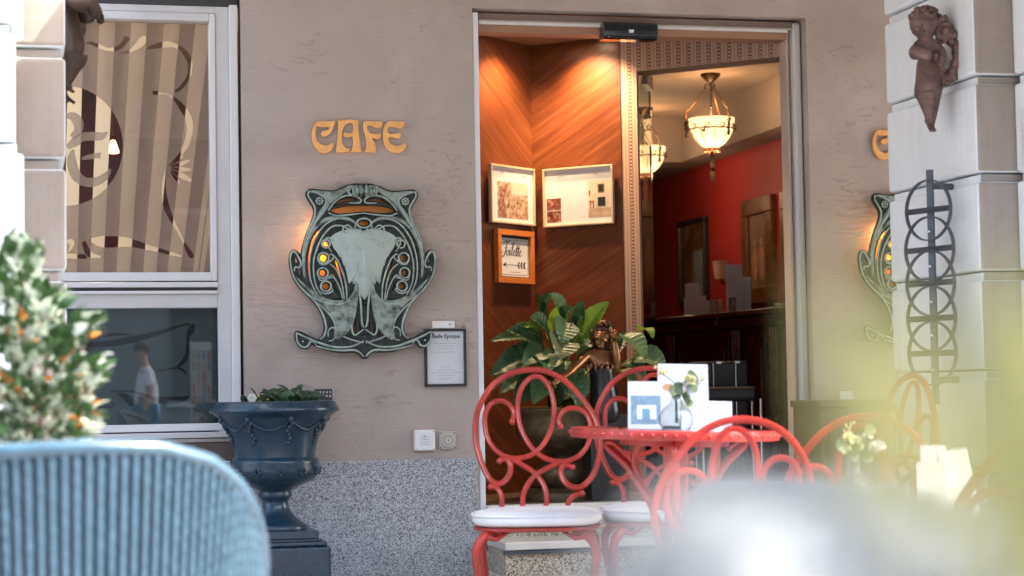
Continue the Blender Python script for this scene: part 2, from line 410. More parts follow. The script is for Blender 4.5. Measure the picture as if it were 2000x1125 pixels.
CUSH = mat('white vinyl cushion', (.76, .78, .79), .55, var=.05, vs=10, bump=.05, bs=40)
CHROME = mat('chrome', (.7, .7, .7), .15, metal=1, var=.03)
STEELDK = mat('dark iron', (.085, .095, .11), .5, metal=.4, var=.15, bump=.05)
URN = mat('dark blue enamel', (.011, .034, .055), .28, var=.3, vs=10, coat=.25, bump=.10, bs=55)
def mat_pol(): pass
# ================================================================== SETTING
def bx(*a, mtx=None): return MB().box(*a, mtx=mtx)
PAVE = mat('pavement stone', (.30, .29, .27), .8, var=.2, vs=3, bump=.15, bs=30)
ASPH = mat('street paving', (.24, .235, .23), .85, var=.2, vs=2, bump=.1)
struct('street', bx(-90, 90, -70, -2.7, -.25, -.15), ASPH)
struct('pavement', bx(-90, 90, -2.7, 0, -.25, 0), PAVE, bevel=.01)
DX0, DX1 = 1.910, 3.467          # door opening
WX0, WX1 = -.56, .903            # window opening
WZ0, WZ1 = .70, 2.60
DZ1 = 2.58
wl = MB()
for b in ((-9, WX0, 0, 6), (WX1, DX0, 0, 6), (DX1, 10, 0, 6), (WX0, WX1, 0, WZ0), (WX0, WX1, WZ1, 6), (DX0, DX1, DZ1, 6)):
    wl.box(b[0], b[1], 0, .10, b[2], b[3])
struct('facade_wall', wl, STUCCO)
pl = MB()
for a, b, h in ((-9, WX1, .635), (WX1 + .002, DX0 - .012, .622), (DX1 + .01, 10, .622)): pl.box(a, b, -.016, -.002, -.02, h)
struct('granite_plinth', pl, GRAN, bevel=.003)
# ---- shop floor and entrance steps
FL = .42
struct('shop_floor', bx(1.2, 9, .02, 10, FL - .2, FL), mat('shop floor tiles', (.10, .06, .04), .35, var=.3))
st = thing('entrance_steps', 'granite entrance steps below the red chairs at the doorway', 'steps', (2.69, -.3, 0))
TREAD = mat('sunlit polished tread', (.66, .62, .55), .22, var=.08, vs=8, coat=.4)  # paler than the risers: sunlight on the treads is put into the colour
for i, (y0, zt) in enumerate(((-.03, FL - .002), (-.33, .28), (-.62, .14))):
    t = MB().box(DX0 + .03 - 2.69, DX1 - .02 - 2.69 + .3, y0 + .3, .31 + (0 if i == 0 else -.01), zt - .14, zt - .034)
    s = part('riser', t, GRANB, st, None)
    part('tread', MB().box(DX0 + .025 - 2.69, DX1 - .01 - 2.69 + .3, y0 - .018 + .3, .31, zt - .034, zt), TREAD, st, None, bevel=.006)
    if i: part('nosing', MB().box(DX0 + .022 - 2.69, DX1 - 2.69 + .3, y0 - .022 + .3, y0 + .012 + .3, zt - .05, zt - .036), STEELDK, st, None)

# ================================================================== WINDOW
def zx(px, py, Y): p = at(px, py, Y=Y); return p.x, p.z
YG = .075
win = thing('shop_window', 'tall pale framed shop window with etched art nouveau glass left of the urn', 'window', (.17, .03, .7))
def wbox(px0, px1, z0, z1, y0, y1, name, m, bevel=.003):
    x0, x1 = at(px0, 400, Y=y0).x, at(px1, 400, Y=y0).x
    return part(name, bx(x0 - .17, x1 - .17, y0 - .03, y1 - .03, z0 - .7, z1 - .7), m, win, None, bevel=bevel)
zz = lambda py, Y=.03, px=300: at(px, py, Y=Y).z
xr = at(450.5, 400, Y=.02).x; xg = at(409.6, 400, Y=YG).x
zt_g, zb_g = zz(43, YG), zz(533.2, YG); zt2, zb2 = zz(604, YG), zz(829, YG)
XL = -.54
def fr(x0, x1, y0, y1, z0, z1, name, m, bevel=.003): return part(name, bx(x0 - .17, x1 - .17, y0 - .03, y1 - .03, z0 - .7, z1 - .7), m, win, None, bevel=bevel)
fr(at(450.8, 400, Y=.012).x, at(467.4, 400, Y=.012).x, .012, .14, .722, 2.565, 'outer_post', WHITE, .005)
fr(WX0, WX1 - .006, .04, .16, zz(8.5), 2.6, 'blind_box', DARKREC)
xs = at(423.5, 400, Y=.03).x
fr(xs, xr, .034, .14, .722, zz(9), 'jamb', FRAME)
fr(XL, XL + .06, .034, .14, .722, zz(9), 'jamb', FRAME)
fr(XL + .06, xs, .034, .14, zz(23), zz(9), 'head', FRAME)
# upper sash
zs0, zs1 = zz(549), zz(23.5)
fr(xg, xs - .001, .024, .11, zs0, zs1, 'sash', WHITE, .004)
fr(XL + .062, XL + .13, .024, .11, zs0, zs1, 'sash', WHITE, .004)
fr(XL + .13, xg, .024, .11, zt_g, zs1, 'sash', FRAME, .004)
fr(XL + .13, xg, .024, .11, zs0, zb_g, 'sash', WHITE, .004)
fr(XL + .06, xs, .016, .11, zz(561.5), zz(551.5), 'rail', WHITE, .003)
fr(XL + .06, xs, .036, .11, zz(568), zz(561.5), 'rail', DARKREC, .001)
fr(XL + .06, xs, .020, .11, zz(574.5), zz(568), 'rail', WHITE, .003)
fr(XL + .06, xs, .034, .12, zz(601.5), zz(574.5), 'transom', FRAME, .003)
fr(XL + .06, at(433, 720, Y=.03).x, .030, .12, zz(843.5), zz(829), 'bottom_rail', WHITE, .003)
fr(at(430.5, 720, Y=YG).x, xs, .045, .12, zz(829), zz(602), 'stile', FRAME, .003)
fr(XL + .06, XL + .10, .045, .12, zz(829), zz(602), 'stile', FRAME, .003)
fr(WX0, WX1 - .008, -.004, .14, zz(857), zz(846), 'sill_board', FRAME, .003)
fr(WX0, WX1 - .012, .004, .14, zz(866), zz(858), 'sill_board', mat('sill metal', (.36, .33, .31), .4, metal=.3), .002)
struct('window_ledge', bx(WX0 - .05, WX1 - .004, -.012, .1, .637, zz(867)), BROWNSILL)
GLASS_UP = m_glass('upper pane glass', (.97, .97, .95), 1.0); GLASS_LO = m_glass('lower pane glass', (.9, .94, .94), 2.6)
part('pane', bx(XL + .12 - .17, xg + .004 - .17, YG - .03, YG - .026, zb_g - .004 - .7, zt_g + .004 - .7), GLASS_UP, win, None)
part('pane', bx(XL + .09 - .17, at(431, 720, Y=YG).x + .003 - .17, YG - .03, YG - .026, zb2 - .004 - .7, zt2 + .004 - .7), GLASS_LO, win, None)
# etched films behind the panes, with the art nouveau cut-outs
FILM = m_film('etched taupe film', (.40, .31, .26), .50); FILM2 = m_film('etched grey film', (.115, .128, .125), .94)
YF = YG + .012
def w2(px, py): p = at(px, py, Y=YF); return (p.x, p.z)
def stroke(pts, n=6):
    """closed outline of a stroke of varying width; pts (px,py,width)"""
    P = smooth(pts, False, n); L = []; Rr = []
    for i, p in enumerate(P):
        a, b = P[max(0, i - 1)], P[min(len(P) - 1, i + 1)]
        t = Vector((b.x - a.x, b.y - a.y)); t.normalize(); nn = Vector((-t.y, t.x)) * (p.z / 2)
        L.append(w2(p.x + nn.x, p.y + nn.y)); Rr.append(w2(p.x - nn.x, p.y - nn.y))
    return L + Rr[::-1]
c1 = lambda x, y, w_=0: (120 + x / 4.327, 30 + y / 4.327, w_ / 4.327)
c2 = lambda x, y, w_=0: (120 + x / 4.327, 280 + y / 4.327, w_ / 4.327)
c3 = lambda x, y, w_=0: (120 + x / 4.3265, 590 + y / 4.3265, w_ / 4.3265)
holes = []
ell = [w2(128 + 112 * math.cos(2 * PI * k / 72), 285 + 117 * math.sin(2 * PI * k / 72)) for k in range(72)]
holes.append(ell)
holes.append(stroke([c1(205, 245, 6), c1(240, 232, 26), c1(300, 255, 34), c1(380, 285, 26), c1(440, 285, 34), c1(500, 262, 40), c1(540, 215, 44), c1(560, 180, 60)]))
holes.append(stroke([c1(480, 322, 4), c1(560, 312, 14), c1(640, 260, 50), c1(690, 210, 66), c1(720, 188, 40)]))
holes.append(stroke([c1(722, 285, 14), c1(790, 262, 40), c1(880, 245, 52), c1(960, 255, 36), c1(1020, 290, 40), c1(1070, 360, 46), c1(1090, 430, 36), c1(1072, 520, 30), c1(1020, 600, 34), c1(960, 645, 22)]))
holes.append(stroke([c1(770, 652, 30), c1(800, 655, 34), c1(850, 660, 12), c1(900, 668, 8)]))
holes.append(stroke([c1(905, 672, 6), c1(950, 700, 22), c1(1010, 765, 50), c1(1068, 860, 58), c1(1085, 960, 52), c1(1066, 1060, 46), c2(1040, 40, 40), c2(980, 120, 20), c2(905, 190, 6)]))
for ang, ln, wd in ((-42, 165, 20), (-22, 190, 34), (2, 190, 36), (28, 215, 50), (52, 150, 30)):
    a = R(ang); holes.append(stroke([c2(905 + 26 * math.cos(a), 215 + 26 * math.sin(a), 6), c2(905 + ln * .6 * math.cos(a), 215 + ln * .6 * math.sin(a), wd), c2(905 + ln * math.cos(a), 215 + ln * math.sin(a), wd * .5)]))
holes.append(stroke([c2(880, 235, 8), c2(868, 320, 30), c2(868, 430, 40), c2(890, 540, 52), c2(930, 640, 36), c2(985, 740, 20), c2(1040, 850, 24), c2(1080, 920, 44), c2(1105, 965, 36)]))
holes.append(stroke([c2(1015, 955, 10), c2(940, 935, 30), c2(830, 905, 34), c2(700, 870, 50), c2(560, 835, 76), c2(440, 832, 96), c2(330, 830, 90), c2(240, 815, 20)]))
holes.append(stroke([c2(190, 830, 30), c2(205, 880, 46), c2(230, 930, 56), c2(270, 952, 36), c2(330, 960, 18)]))
holes.append(stroke([c2(50, 950, 40), c2(130, 955, 40), c2(215, 955, 44)]))
holes.append(stroke([c2(50, 835, 40), c2(85, 835, 50), c2(80, 880, 30), c2(60, 910, 10)]))
x0, x1 = XL + .13, xg + .004
fm = filled([[(x0, zb_g - .003), (x1, zb_g - .003), (x1, zt_g + .003), (x0, zt_g + .003)]] + holes, .0006, 0, lambda u, v, q: (u - .17, YF - .03 - q, v - .7))
part('etched_film', fm, FILM, win, None)
# letter left in film inside the roundel
lets = [stroke([(143, 292, 5), (140, 312, 18), (147, 340, 21), (166, 355, 18), (190, 354, 17), (208, 342, 12), (216, 330, 3)]),
        stroke([(160, 310, 4), (172, 307, 9), (190, 304, 11), (197, 304, 12)]),
        stroke([(131, 288, 10), (146, 278, 18), (160, 268, 16), (180, 266, 17), (198, 266, 15), (210, 258, 3)]),
        stroke([(128, 226, 8), (143, 228, 18), (153, 240, 20), (152, 256, 16), (140, 268, 12)])]
for lp in lets:
    part('etched_letter', filled([lp], .0006, 0, lambda u, v, q: (u - .17, YF - .03 - q, v - .7)), FILM, win, None)
holes2 = [stroke([c3(150, 345, 20), c3(230, 360, 40), c3(330, 357, 50), c3(450, 345, 54), c3(600, 315, 56), c3(760, 278, 46), c3(900, 235, 34), c3(1020, 195, 20), c3(1080, 185, 24)]),
          stroke([c3(1112, 184, 26), c3(1098, 230, 60), c3(1072, 290, 34), c3(1068, 360, 22), c3(1062, 430, 30), c3(1040, 490, 40), c3(1000, 530, 26), c3(970, 542, 8)]),
          stroke([c3(225, 190, 14), c3(280, 182, 10), c3(330, 200, 22), c3(352, 240, 26), c3(345, 290, 12)]),
          stroke([c3(355, 300, 6), c3(420, 275, 30), c3(500, 272, 24), c3(610, 276, 6)]),
          stroke([c3(820, 572, 14), c3(865, 576, 10), c3(920, 562, 12), c3(985, 556, 22), c3(1030, 580, 22), c3(1060, 615, 10)]),
          stroke([c3(415, 752, 8), c3(500, 752, 14), c3(590, 752, 16), c3(680, 778, 24), c3(780, 812, 34), c3(850, 828, 56), c3(930, 832, 64), c3(1020, 822, 50), c3(1080, 795, 10)]),
          stroke([c3(470, 770, 10), c3(540, 800, 60), c3(580, 840, 60), c3(585, 880, 30)]),
          stroke([c3(230, 835, 20), c3(330, 838, 12), c3(410, 842, 12), c3(436, 866, 10), c3(410, 892, 12), c3(300, 885, 18)])]
fm = filled([[(XL + .1, zb2 - .003), (at(431, 720, Y=YF).x, zb2 - .003), (at(431, 720, Y=YF).x, zt2 + .003), (XL + .1, zt2 + .003)]] + holes2, .0006, 0, lambda u, v, q: (u - .17, YF - .03 - q, v - .7))
part('etched_film', fm, FILM2, win, None)
# striped blind just behind the window
CREAM = m_film('cream blind fabric', (.82, .76, .63), .98, .6)
bl = thing('striped_blind', 'cream vertical blind strips hanging behind the etched window glass', 'blind', (.17, .16, 1.4))
tops = [(120, 190), (320, 455), (590, 725), (870, 1005), (1135, 1255)]; bots = [(22, 130), (240, 352), (465, 580), (690, 800), (895, 1005), (1110, 1150), (1166, 1205)]
tops = [(-150, -75), (-20 + 0, 62)] + [] ; 
TP = [(-430, -300), (-160, -30), (120 - 60, 190), (320, 455), (590, 725), (870, 1005), (1135, 1262)]
BT = [(-430, -315), (-200, -90), (22, 130), (240, 352), (465, 580), (690, 800), (895, 1005)]
TP.append((1385, 1440)); BT.append((1110, 1152)); TP.append((1452, 1500)); BT.append((1164, 1205))
for (a, b), (c, d) in zip(TP, BT):
    P = []
    for q, yy in ((a, 44), (b, 44)): P.append(at(120 + q / 4.327, yy, Y=.16))
    for q, yy in ((d, 531), (c, 531)): P.append(at(120 + q / 4.327, yy, Y=.16))
    up0, up1 = P[0] + (P[0] - P[3]) * .06, P[1] + (P[1] - P[2]) * .06
    dn1, dn0 = P[2] + (P[2] - P[1]) * .04, P[3] + (P[3] - P[0]) * .04
    def f(u, v, up0=up0, up1=up1, dn0=dn0, dn1=dn1):
        p = (dn0.lerp(dn1, u)).lerp(up0.lerp(up1, u), v); return (p.x - .17, p.y - .16 + .001 * math.sin(u * PI), p.z - 1.4)
    part('blind_strip', MB().grid(f, 6, 8), CREAM, bl, 180)

# ================================================================== DOORWAY
door = thing('door_frame', 'pale metal door frame round the open cafe entrance', 'door frame', (2.69, .07, FL))
def dbx(x0, x1, y0, y1, z0, z1, name, m, bevel=.003): return part(name, bx(x0 - 2.69, x1 - 2.69, y0 - .07, y1 - .07, z0 - FL, z1 - FL), m, door, None, bevel=bevel)
dbx(at(928.5, 400, Y=.004).x, at(939.8, 400, Y=.004).x, .004, .12, .02, 2.562, 'post', mat('white metal', (.72, .72, .74), .35, var=.03), .004)
xp0, xp1 = at(1556.3, 400, Y=.055).x, at(1572, 400, Y=.055).x
dbx(xp0, xp1, .055, .14, .3, DZ1 - .012, 'post', WHITE, .012)
BEIGE = mat('beige track metal', (.52, .43, .36), .45, var=.08)
for a, b, y in ((1534.5, 1539.5, .075), (1541, 1547, .085), (1549, 1553, .1)):
    dbx(at(a + 8, 400, Y=y).x, at(b + 8, 400, Y=y).x, y, .16, .3, zz(56, .08, 1500), 'track', BEIGE, .002)
dbx(at(1533.5 + 8, 400, Y=.1).x, xp0 + .002, .115, .17, .3, 2.56, 'track', STEELDK, .001)
hz = lambda py, Y=.05, px=1000: at(px, py, Y=Y).z
hx0, hx1 = at(939.9, 400, Y=.06).x, at(1541, 400, Y=.08).x
TAUPE = mat('taupe header', (.20, .145, .115), .6, var=.12, vs=6)
dbx(hx0, xp0, .060, .16, hz(39), DZ1 - .01, 'header', TAUPE, .002)
dbx(hx0, xp0, .052, .16, hz(42.6), hz(39.3), 'header_rail', BEIGE, .001)
dbx(hx0, hx1, .046, .16, hz(48.5), hz(42.9), 'header_rail', WHITE, .001)
dbx(hx0, hx1, .058, .16, hz(62.5), hz(48.6), 'header_panel', mat('header panel', (.34, .17, .10), .5, var=.08), .001)
# reveal lining behind the wall edge (keeps daylight out of the shop)
struct('inner_wall', MB().box(-1.6, 1.905, .26, .34, 0, 3.4) if False else MB().box(.92, 1.902, .102, .2, 0, 3.2).box(3.475, 9, .102, .2, 0, 3.2).box(-.6, .92, .102, .2, 2.62, 3.2).box(1.91, 3.46, .165, .22, 2.70, 3.2), TAUPE)

# ---- vestibule: two veneered walls meeting at 47/50 degrees, wallpapered portal
E = at(1545, 500, Y=.15); EP = (E.x, E.y)
C1 = meet(1043, EP, 133); uR = Vector((math.sin(R(133)), math.cos(R(133))))
uL = Vector((math.sin(R(50)), math.cos(R(50)))); C0 = C1 - uL * ((C1.x - 1.93) / uL.x)
CEIL = 2.612
VEN_L = m_veneer('veneer grain falling right', -38); VEN_R = m_veneer('veneer grain rising right', 29)
def wallbox(name, P, u, L0, L1, z0, z1, m, th=.05, out=None, kind=True, sm=None):
    """upright slab whose visible face runs along u from P; thickness goes away from the viewer"""
    ang = math.atan2(u.y, u.x)
    me = MB().box(L0, L1, 0, th, z0, z1).mesh(name)
    o = link(name, me, m); o.location = (P.x, P.y, 0); o.rotation_euler = (0, 0, ang)
    if kind: o['kind'] = 'structure'
    return o
sA = (meet(1221.5, EP, 133) - C1).length; sB = (meet(1252, EP, 133) - C1).length; sE = (Vector(EP) - C1).length
wallbox('vestibule_wall', C0, uL, -.02, (C1 - C0).length, FL, 2.9, VEN_L)
wallbox('vestibule_wall', C1, uR, .0, sA, FL, 2.9, VEN_R)
WP = m_wallpaper('striped wallpaper', 0, .052)
ang = math.atan2(uR.y, uR.x)
wp = MB().box(sA, sB, -.012, .012, FL, 2.432).box(sA, sE + .2, -.012, .14, 2.432, 2.9)
o = link('portal_wall', wp.mesh('portal_wall'), WP); o.location = (C1.x, C1.y, 0); o.rotation_euler = (0, 0, ang); o['kind'] = 'structure'
WP2 = m_wallpaper('striped wallpaper across', 1, .03)
o = link('portal_soffit', MB().box(sB + .001, sE + .2, -.010, .139, 2.4285, 2.4315).mesh('s'), WP2); o.location = (C1.x, C1.y, 0); o.rotation_euler = (0, 0, ang); o['kind'] = 'structure'
o = link('corner_bead', MB().box(sA - .006, sA - .001, -.014, .0, FL, 2.612).mesh('c'), mat('dark wood bead', (.05, .018, .01), .4)); o.location = (C1.x, C1.y, 0); o.rotation_euler = (0, 0, ang); o['kind'] = 'structure'
struct('vestibule_ceiling', MB().prism([(1.9, .1), (3.46, .1), (EP[0] + .1, EP[1]), (C1.x + .0, C1.y + .05), (C0.x, C0.y + .03)], CEIL, CEIL + .06), mat('vestibule ceiling paint', (.25, .13, .08), .55, var=.05))
struct('vestibule_side_wall', bx(1.88, 1.925, .16, C0.y + .03, FL, 2.9), TAUPE)
# ---- shop interior
struct('window_dark_backing', bx(-1.2, 1.2, .24, .27, FL, 1.33), mat('added dark sheet', (.035, .025, .02), .6, var=.2))  # added dark sheet that keeps the lower pane's cut-outs dim
REDW = mat('red wall paint', (.36, .026, .020), .6, var=.1, vs=2)
CEILP = mat('ceiling paint', (.27, .21, .175), .8, var=.04)
XR = 4.7
struct('red_wall', bx(XR, XR + .1, .2, 9.2, FL, 3.0), REDW)
struct('far_wall', bx(-1.9, XR, 9.0, 9.1, FL, 3.0), REDW)
struct('room_partition', bx(1.55, 1.6, .28, 9, FL, 3.0), REDW)
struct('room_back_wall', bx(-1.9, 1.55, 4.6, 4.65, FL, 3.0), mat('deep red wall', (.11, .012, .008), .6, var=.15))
struct('side_wall', bx(-2.0, -1.9, .1, 9.1, 0, 3.0), REDW)
CZ = 2.80
struct('shop_ceiling', bx(-2, XR + .1, .2, 9.2, CZ, CZ + .15), CEILP)
cvx = 4.48
zlo, zhi = at(1537, 241, X=cvx).z, at(1537, 203, X=cvx).z
yf = at(1331, 300, X=cvx).y
struct('ceiling_cove', bx(cvx, XR, .25, 9, zlo, CZ), CEILP)
struct('ceiling_cove', bx(-1.9, cvx, yf, 9, zlo - .002, CZ), CEILP)
# partition between the window room and the shop
struct('room_floor', bx(-2, 1.2, .1, 9, FL - .2, FL), mat('dark floor', (.05, .04, .035), .5))
# ================================================================== EMBLEM (verdigris wall lamp)
def m_patina():
    m, t, b = newmat('verdigris bronze'); v = coords(t)
    n = noise(t, 26, 7, .68, v, .3)
    c = ramp(t, n, [(.34, (.03, .038, .032)), (.43, (.13, .16, .135)), (.54, (.26, .31, .265)), (.74, (.36, .42, .37))])
    t.links.new(c, b.inputs['Base Color']); b.inputs['Roughness'].default_value = .48; b.inputs['Metallic'].default_value = .15
    bumped(t, b, n, .12, .003); return m
def m_shield():
    m, t, b = newmat('pale verdigris'); v = coords(t)
    n = noise(t, 13, 8, .76, v, .3)
    c = ramp(t, n, [(.30, (.10, .12, .105)), (.36, (.26, .31, .27)), (.46, (.39, .455, .405)), (.75, (.45, .52, .465))])
    t.links.new(c, b.inputs['Base Color']); b.inputs['Roughness'].default_value = .42; bumped(t, b, n, .06, .003); return m
PATINA = m_patina(); SHIELD = m_shield()
def m_dkbronze():
    m, t, b = newmat('blackened bronze'); v = coords(t); n = noise(t, 60, 6, .75, v)
    c = ramp(t, n, [(.45, (.010, .012, .011)), (.60, (.028, .034, .030)), (.74, (.13, .16, .13))])
    t.links.new(c, b.inputs['Base Color']); b.inputs['Roughness'].default_value = .5; b.inputs['Metallic'].default_value = .2
    bumped(t, b, n, .3, .004); return m
DKBR = m_dkbronze()
def m_copperglass():
    m, t, b = newmat('hammered copper glass'); v = coords(t)
    n = noise(t, 70, 4, .6, v)
    t.links.new(ramp(t, n, [(.3, (.75, .32, .09)), (.7, (.95, .52, .18))]), b.inputs['Base Color'])
    b.inputs['Roughness'].default_value = .3; b.inputs['Metallic'].default_value = .5; bumped(t, b, n, .4, .004)
    out = t.nodes['Material Output']; tl = nd(t, 'ShaderNodeBsdfTranslucent'); tl.inputs[0].default_value = (.95, .55, .2, 1)
    mx = nd(t, 'ShaderNodeMixShader'); mx.inputs[0].default_value = .5; t.links.new(b.outputs[0], mx.inputs[1]); t.links.new(tl.outputs[0], mx.inputs[2])
    t.links.new(mx.outputs[0], out.inputs[0]); return m
COPG = m_copperglass()
EX, EZ = at(708, 530, Y=0).x, at(708, 530, Y=0).z
def ew(px, py): p = at(px, py, Y=-.045); return p.x - ECX, p.z - EZ
ECX = at(709, 530, Y=-.045).x
def mir(p): return (-p[0], p[1])
def half(pts, n=4, closed=True): return [ew(p.x, p.y) for p in smooth(pts, closed, n)]
out_l = [(708, 361, 'c'), (690, 361), (672, 366), (655, 373), (640, 374), (625, 373), (610, 371), (603, 372), (599, 377), (600, 385), (606, 395), (612, 405), (614, 415), (610, 430), (603, 447), (597, 463), (592, 482), (588, 503, 'c'),
         (583, 497), (577, 491), (571, 491), (567, 498), (566, 511), (568, 525), (573, 541), (582, 556), (594, 570), (606, 582), (617, 595), (626, 609), (632, 624), (634, 640), (632, 653), (627, 661), (618, 664), (608, 660), (596, 654), (584, 649), (578, 649, 'c'),
         (577, 657), (580, 668), (586, 677), (594, 680), (601, 679), (606, 673), (612, 672), (618, 676), (630, 680), (645, 684), (662, 687), (682, 687), (695, 687), (702, 691), (706, 697), (708, 699, 'c')]
OL = [ew(p.x, p.y) for p in smooth(out_l, False, 4)]
outline = OL + [mir(p) for p in OL[::-1]][1:-1]
hl = [[(627, 443), (630, 448), (620, 466), (612, 486), (607, 506), (606, 525), (608, 545), (614, 562), (620, 576), (613, 572), (605, 556), (600, 540), (598, 520), (599, 500), (603, 480), (611, 460)],
      [(574, 500), (578, 501), (583, 510), (579, 516), (574, 513)], [(580, 529), (586, 520), (588, 534), (592, 551), (585, 543)],
      [(648, 401), (660, 392), (675, 387), (690, 387), (698, 390), (692, 394), (672, 396), (656, 401)],
      [(650, 506), (654, 505), (662, 520), (669, 545), (672, 570), (671, 584), (667, 568), (661, 546), (654, 525)],
      [(646, 528), (650, 530), (657, 545), (663, 563), (667, 583), (661, 574), (654, 555), (648, 541)],
      [(647, 549), (651, 552), (658, 568), (663, 583), (655, 573), (648, 560)],
      [(664, 602), (669, 601), (671, 610), (668, 617), (663, 616), (661, 609)],
      [(695, 610), (697, 608), (696, 630), (695, 650), (691, 653), (688, 646), (691, 626)], [(700, 612), (704, 638), (706, 646), (700, 648), (698, 630)]]
HL = [half(h, 3) for h in hl]
for (x, y, r) in ((635, 477, 7), (630, 505, 9), (629, 534, 8.5), (635, 560, 8.5)):
    HL.append([ew(x + r * math.cos(2 * PI * k / 16), y + r * math.sin(2 * PI * k / 16)) for k in range(16)])
HA = HL + [[mir(p) for p in h[::-1]] for h in HL]
HA.append([ew(p.x, p.y) for p in smooth([(643, 412), (656, 405), (680, 401), (709, 400), (738, 401), (762, 405), (774, 412), (762, 417), (738, 419), (709, 416), (680, 419), (656, 419)], True, 4)])
HA.append([ew(709 + 12 * math.cos(2 * PI * k / 20), 437 + 7 * math.sin(2 * PI * k / 20)) for k in range(20)])
def emb_map(base):
    def f(u, v, q):
        d = math.sqrt((u / .28) ** 2 + ((v - .02) / .34) ** 2); bul = .022 * max(0, 1 - d * d)
        return (u, -(base + bul) - q, v)
    return f
def bul(u, v): d = math.sqrt((u / .28) ** 2 + ((v - .02) / .34) ** 2); return .022 * max(0, 1 - d * d)
emb = thing('wall_lamp', 'verdigris art nouveau wall lamp shaped like a shield with gold glass, left of the doorway', 'wall lamp', (ECX, 0, EZ), group='verdigris wall lamps')
part('body', filled([outline] + HA, .014, .005, emb_map(.045), 1), DKBR, emb, 40)
# copper glass plate behind the openings
plo = [(640, 385), (709, 380), (778, 385), (800, 430), (818, 480), (824, 530), (806, 575), (765, 600), (745, 622), (735, 655), (709, 660), (683, 655), (672, 622), (652, 600), (612, 575), (594, 530), (600, 480), (618, 430)]
part('copper_glass', filled([[ew(p.x, p.y) for p in smooth(plo, True, 3)]], .002, 0, emb_map(.028)), COPG, emb, 30)
part('lamp_box', filled([[tuple(c * .86 for c in ew(p.x, p.y)) for p in smooth(plo, True, 2)]], .010, 0, lambda u, v, q: (u, -.006 - q, v)), DKBR, emb, 30)
# pale shield dome with a centre seam
sh = [(709, 452), (692, 447), (675, 449), (655, 456), (641, 468), (646, 480), (660, 500), (672, 530), (677, 556), (684, 552), (690, 556), (696, 562), (702, 578), (709, 586)]
SL = [ew(p.x, p.y) for p in smooth(sh, False, 4)]; SH = SL + [mir(p) for p in SL[::-1]][1:-1]
def domed(poly, base, hgt, seam=False, rings=7, name='dome'):
    cx = sum(p[0] for p in poly) / len(poly); cy = sum(p[1] for p in poly) / len(poly); mb = MB(); n = len(poly); vs = []
    for i in range(rings + 1):
        k = 1 - i / rings
        for p in poly:
            u, v = cx + (p[0] - cx) * k, cy + (p[1] - cy) * k
            h = hgt * (1 - k ** 2.2) ** .8 + (.004 * math.exp(-abs(u) / .012) * (1 - k) * 2 if seam else 0)
            vs.append((u, -(base + bul(u, v) + h), v))
    fs = [(i * n + a, i * n + (a + 1) % n, (i + 1) * n + (a + 1) % n, (i + 1) * n + a) for i in range(rings) for a in range(n)]
    mb.add(vs, fs); return mb
part('shield', domed(SH, .054, .016, True, 10), SHIELD, emb, 180)
wing = [(582, 546), (600, 562), (620, 576), (644, 587), (666, 588), (681, 582), (690, 568), (693, 553), (697, 566), (694, 600), (688, 628), (678, 648), (664, 660), (655, 664), (652, 655), (655, 638), (648, 618), (632, 598), (606, 574)]
WL = [ew(p.x, p.y) for p in smooth(wing, True, 3)]
ear = [(602, 374), (625, 374), (650, 376), (676, 367), (690, 364), (672, 376), (650, 392), (634, 412), (618, 436), (604, 465), (611, 436), (622, 416), (634, 398), (632, 386), (616, 378)]
EL = [ew(p.x, p.y) for p in smooth(ear, True, 3)]
strip = [(594, 485), (604, 462), (616, 444), (632, 428), (655, 424), (680, 427), (690, 436), (680, 431), (655, 429), (634, 433), (616, 447), (602, 472), (595, 498), (594, 520), (595, 542), (592, 534), (590, 512)]
TL = [ew(p.x, p.y) for p in smooth(strip, True, 3)]
def flatpanel(poly, base, hgt): return filled([poly], hgt, .0025, lambda u, v, q: (u, -(base + bul(u, v)) - q, v), 1)
for poly, nm, bs_ in ((WL, 'wing_panel', .056), (EL, 'ear_panel', .054), (TL, 'oval_band', .054)):
    for mm in (0, 1):
        part(nm, flatpanel([mir(p) for p in poly[::-1]] if mm else poly, bs_, .006), PATINA, emb, 50)
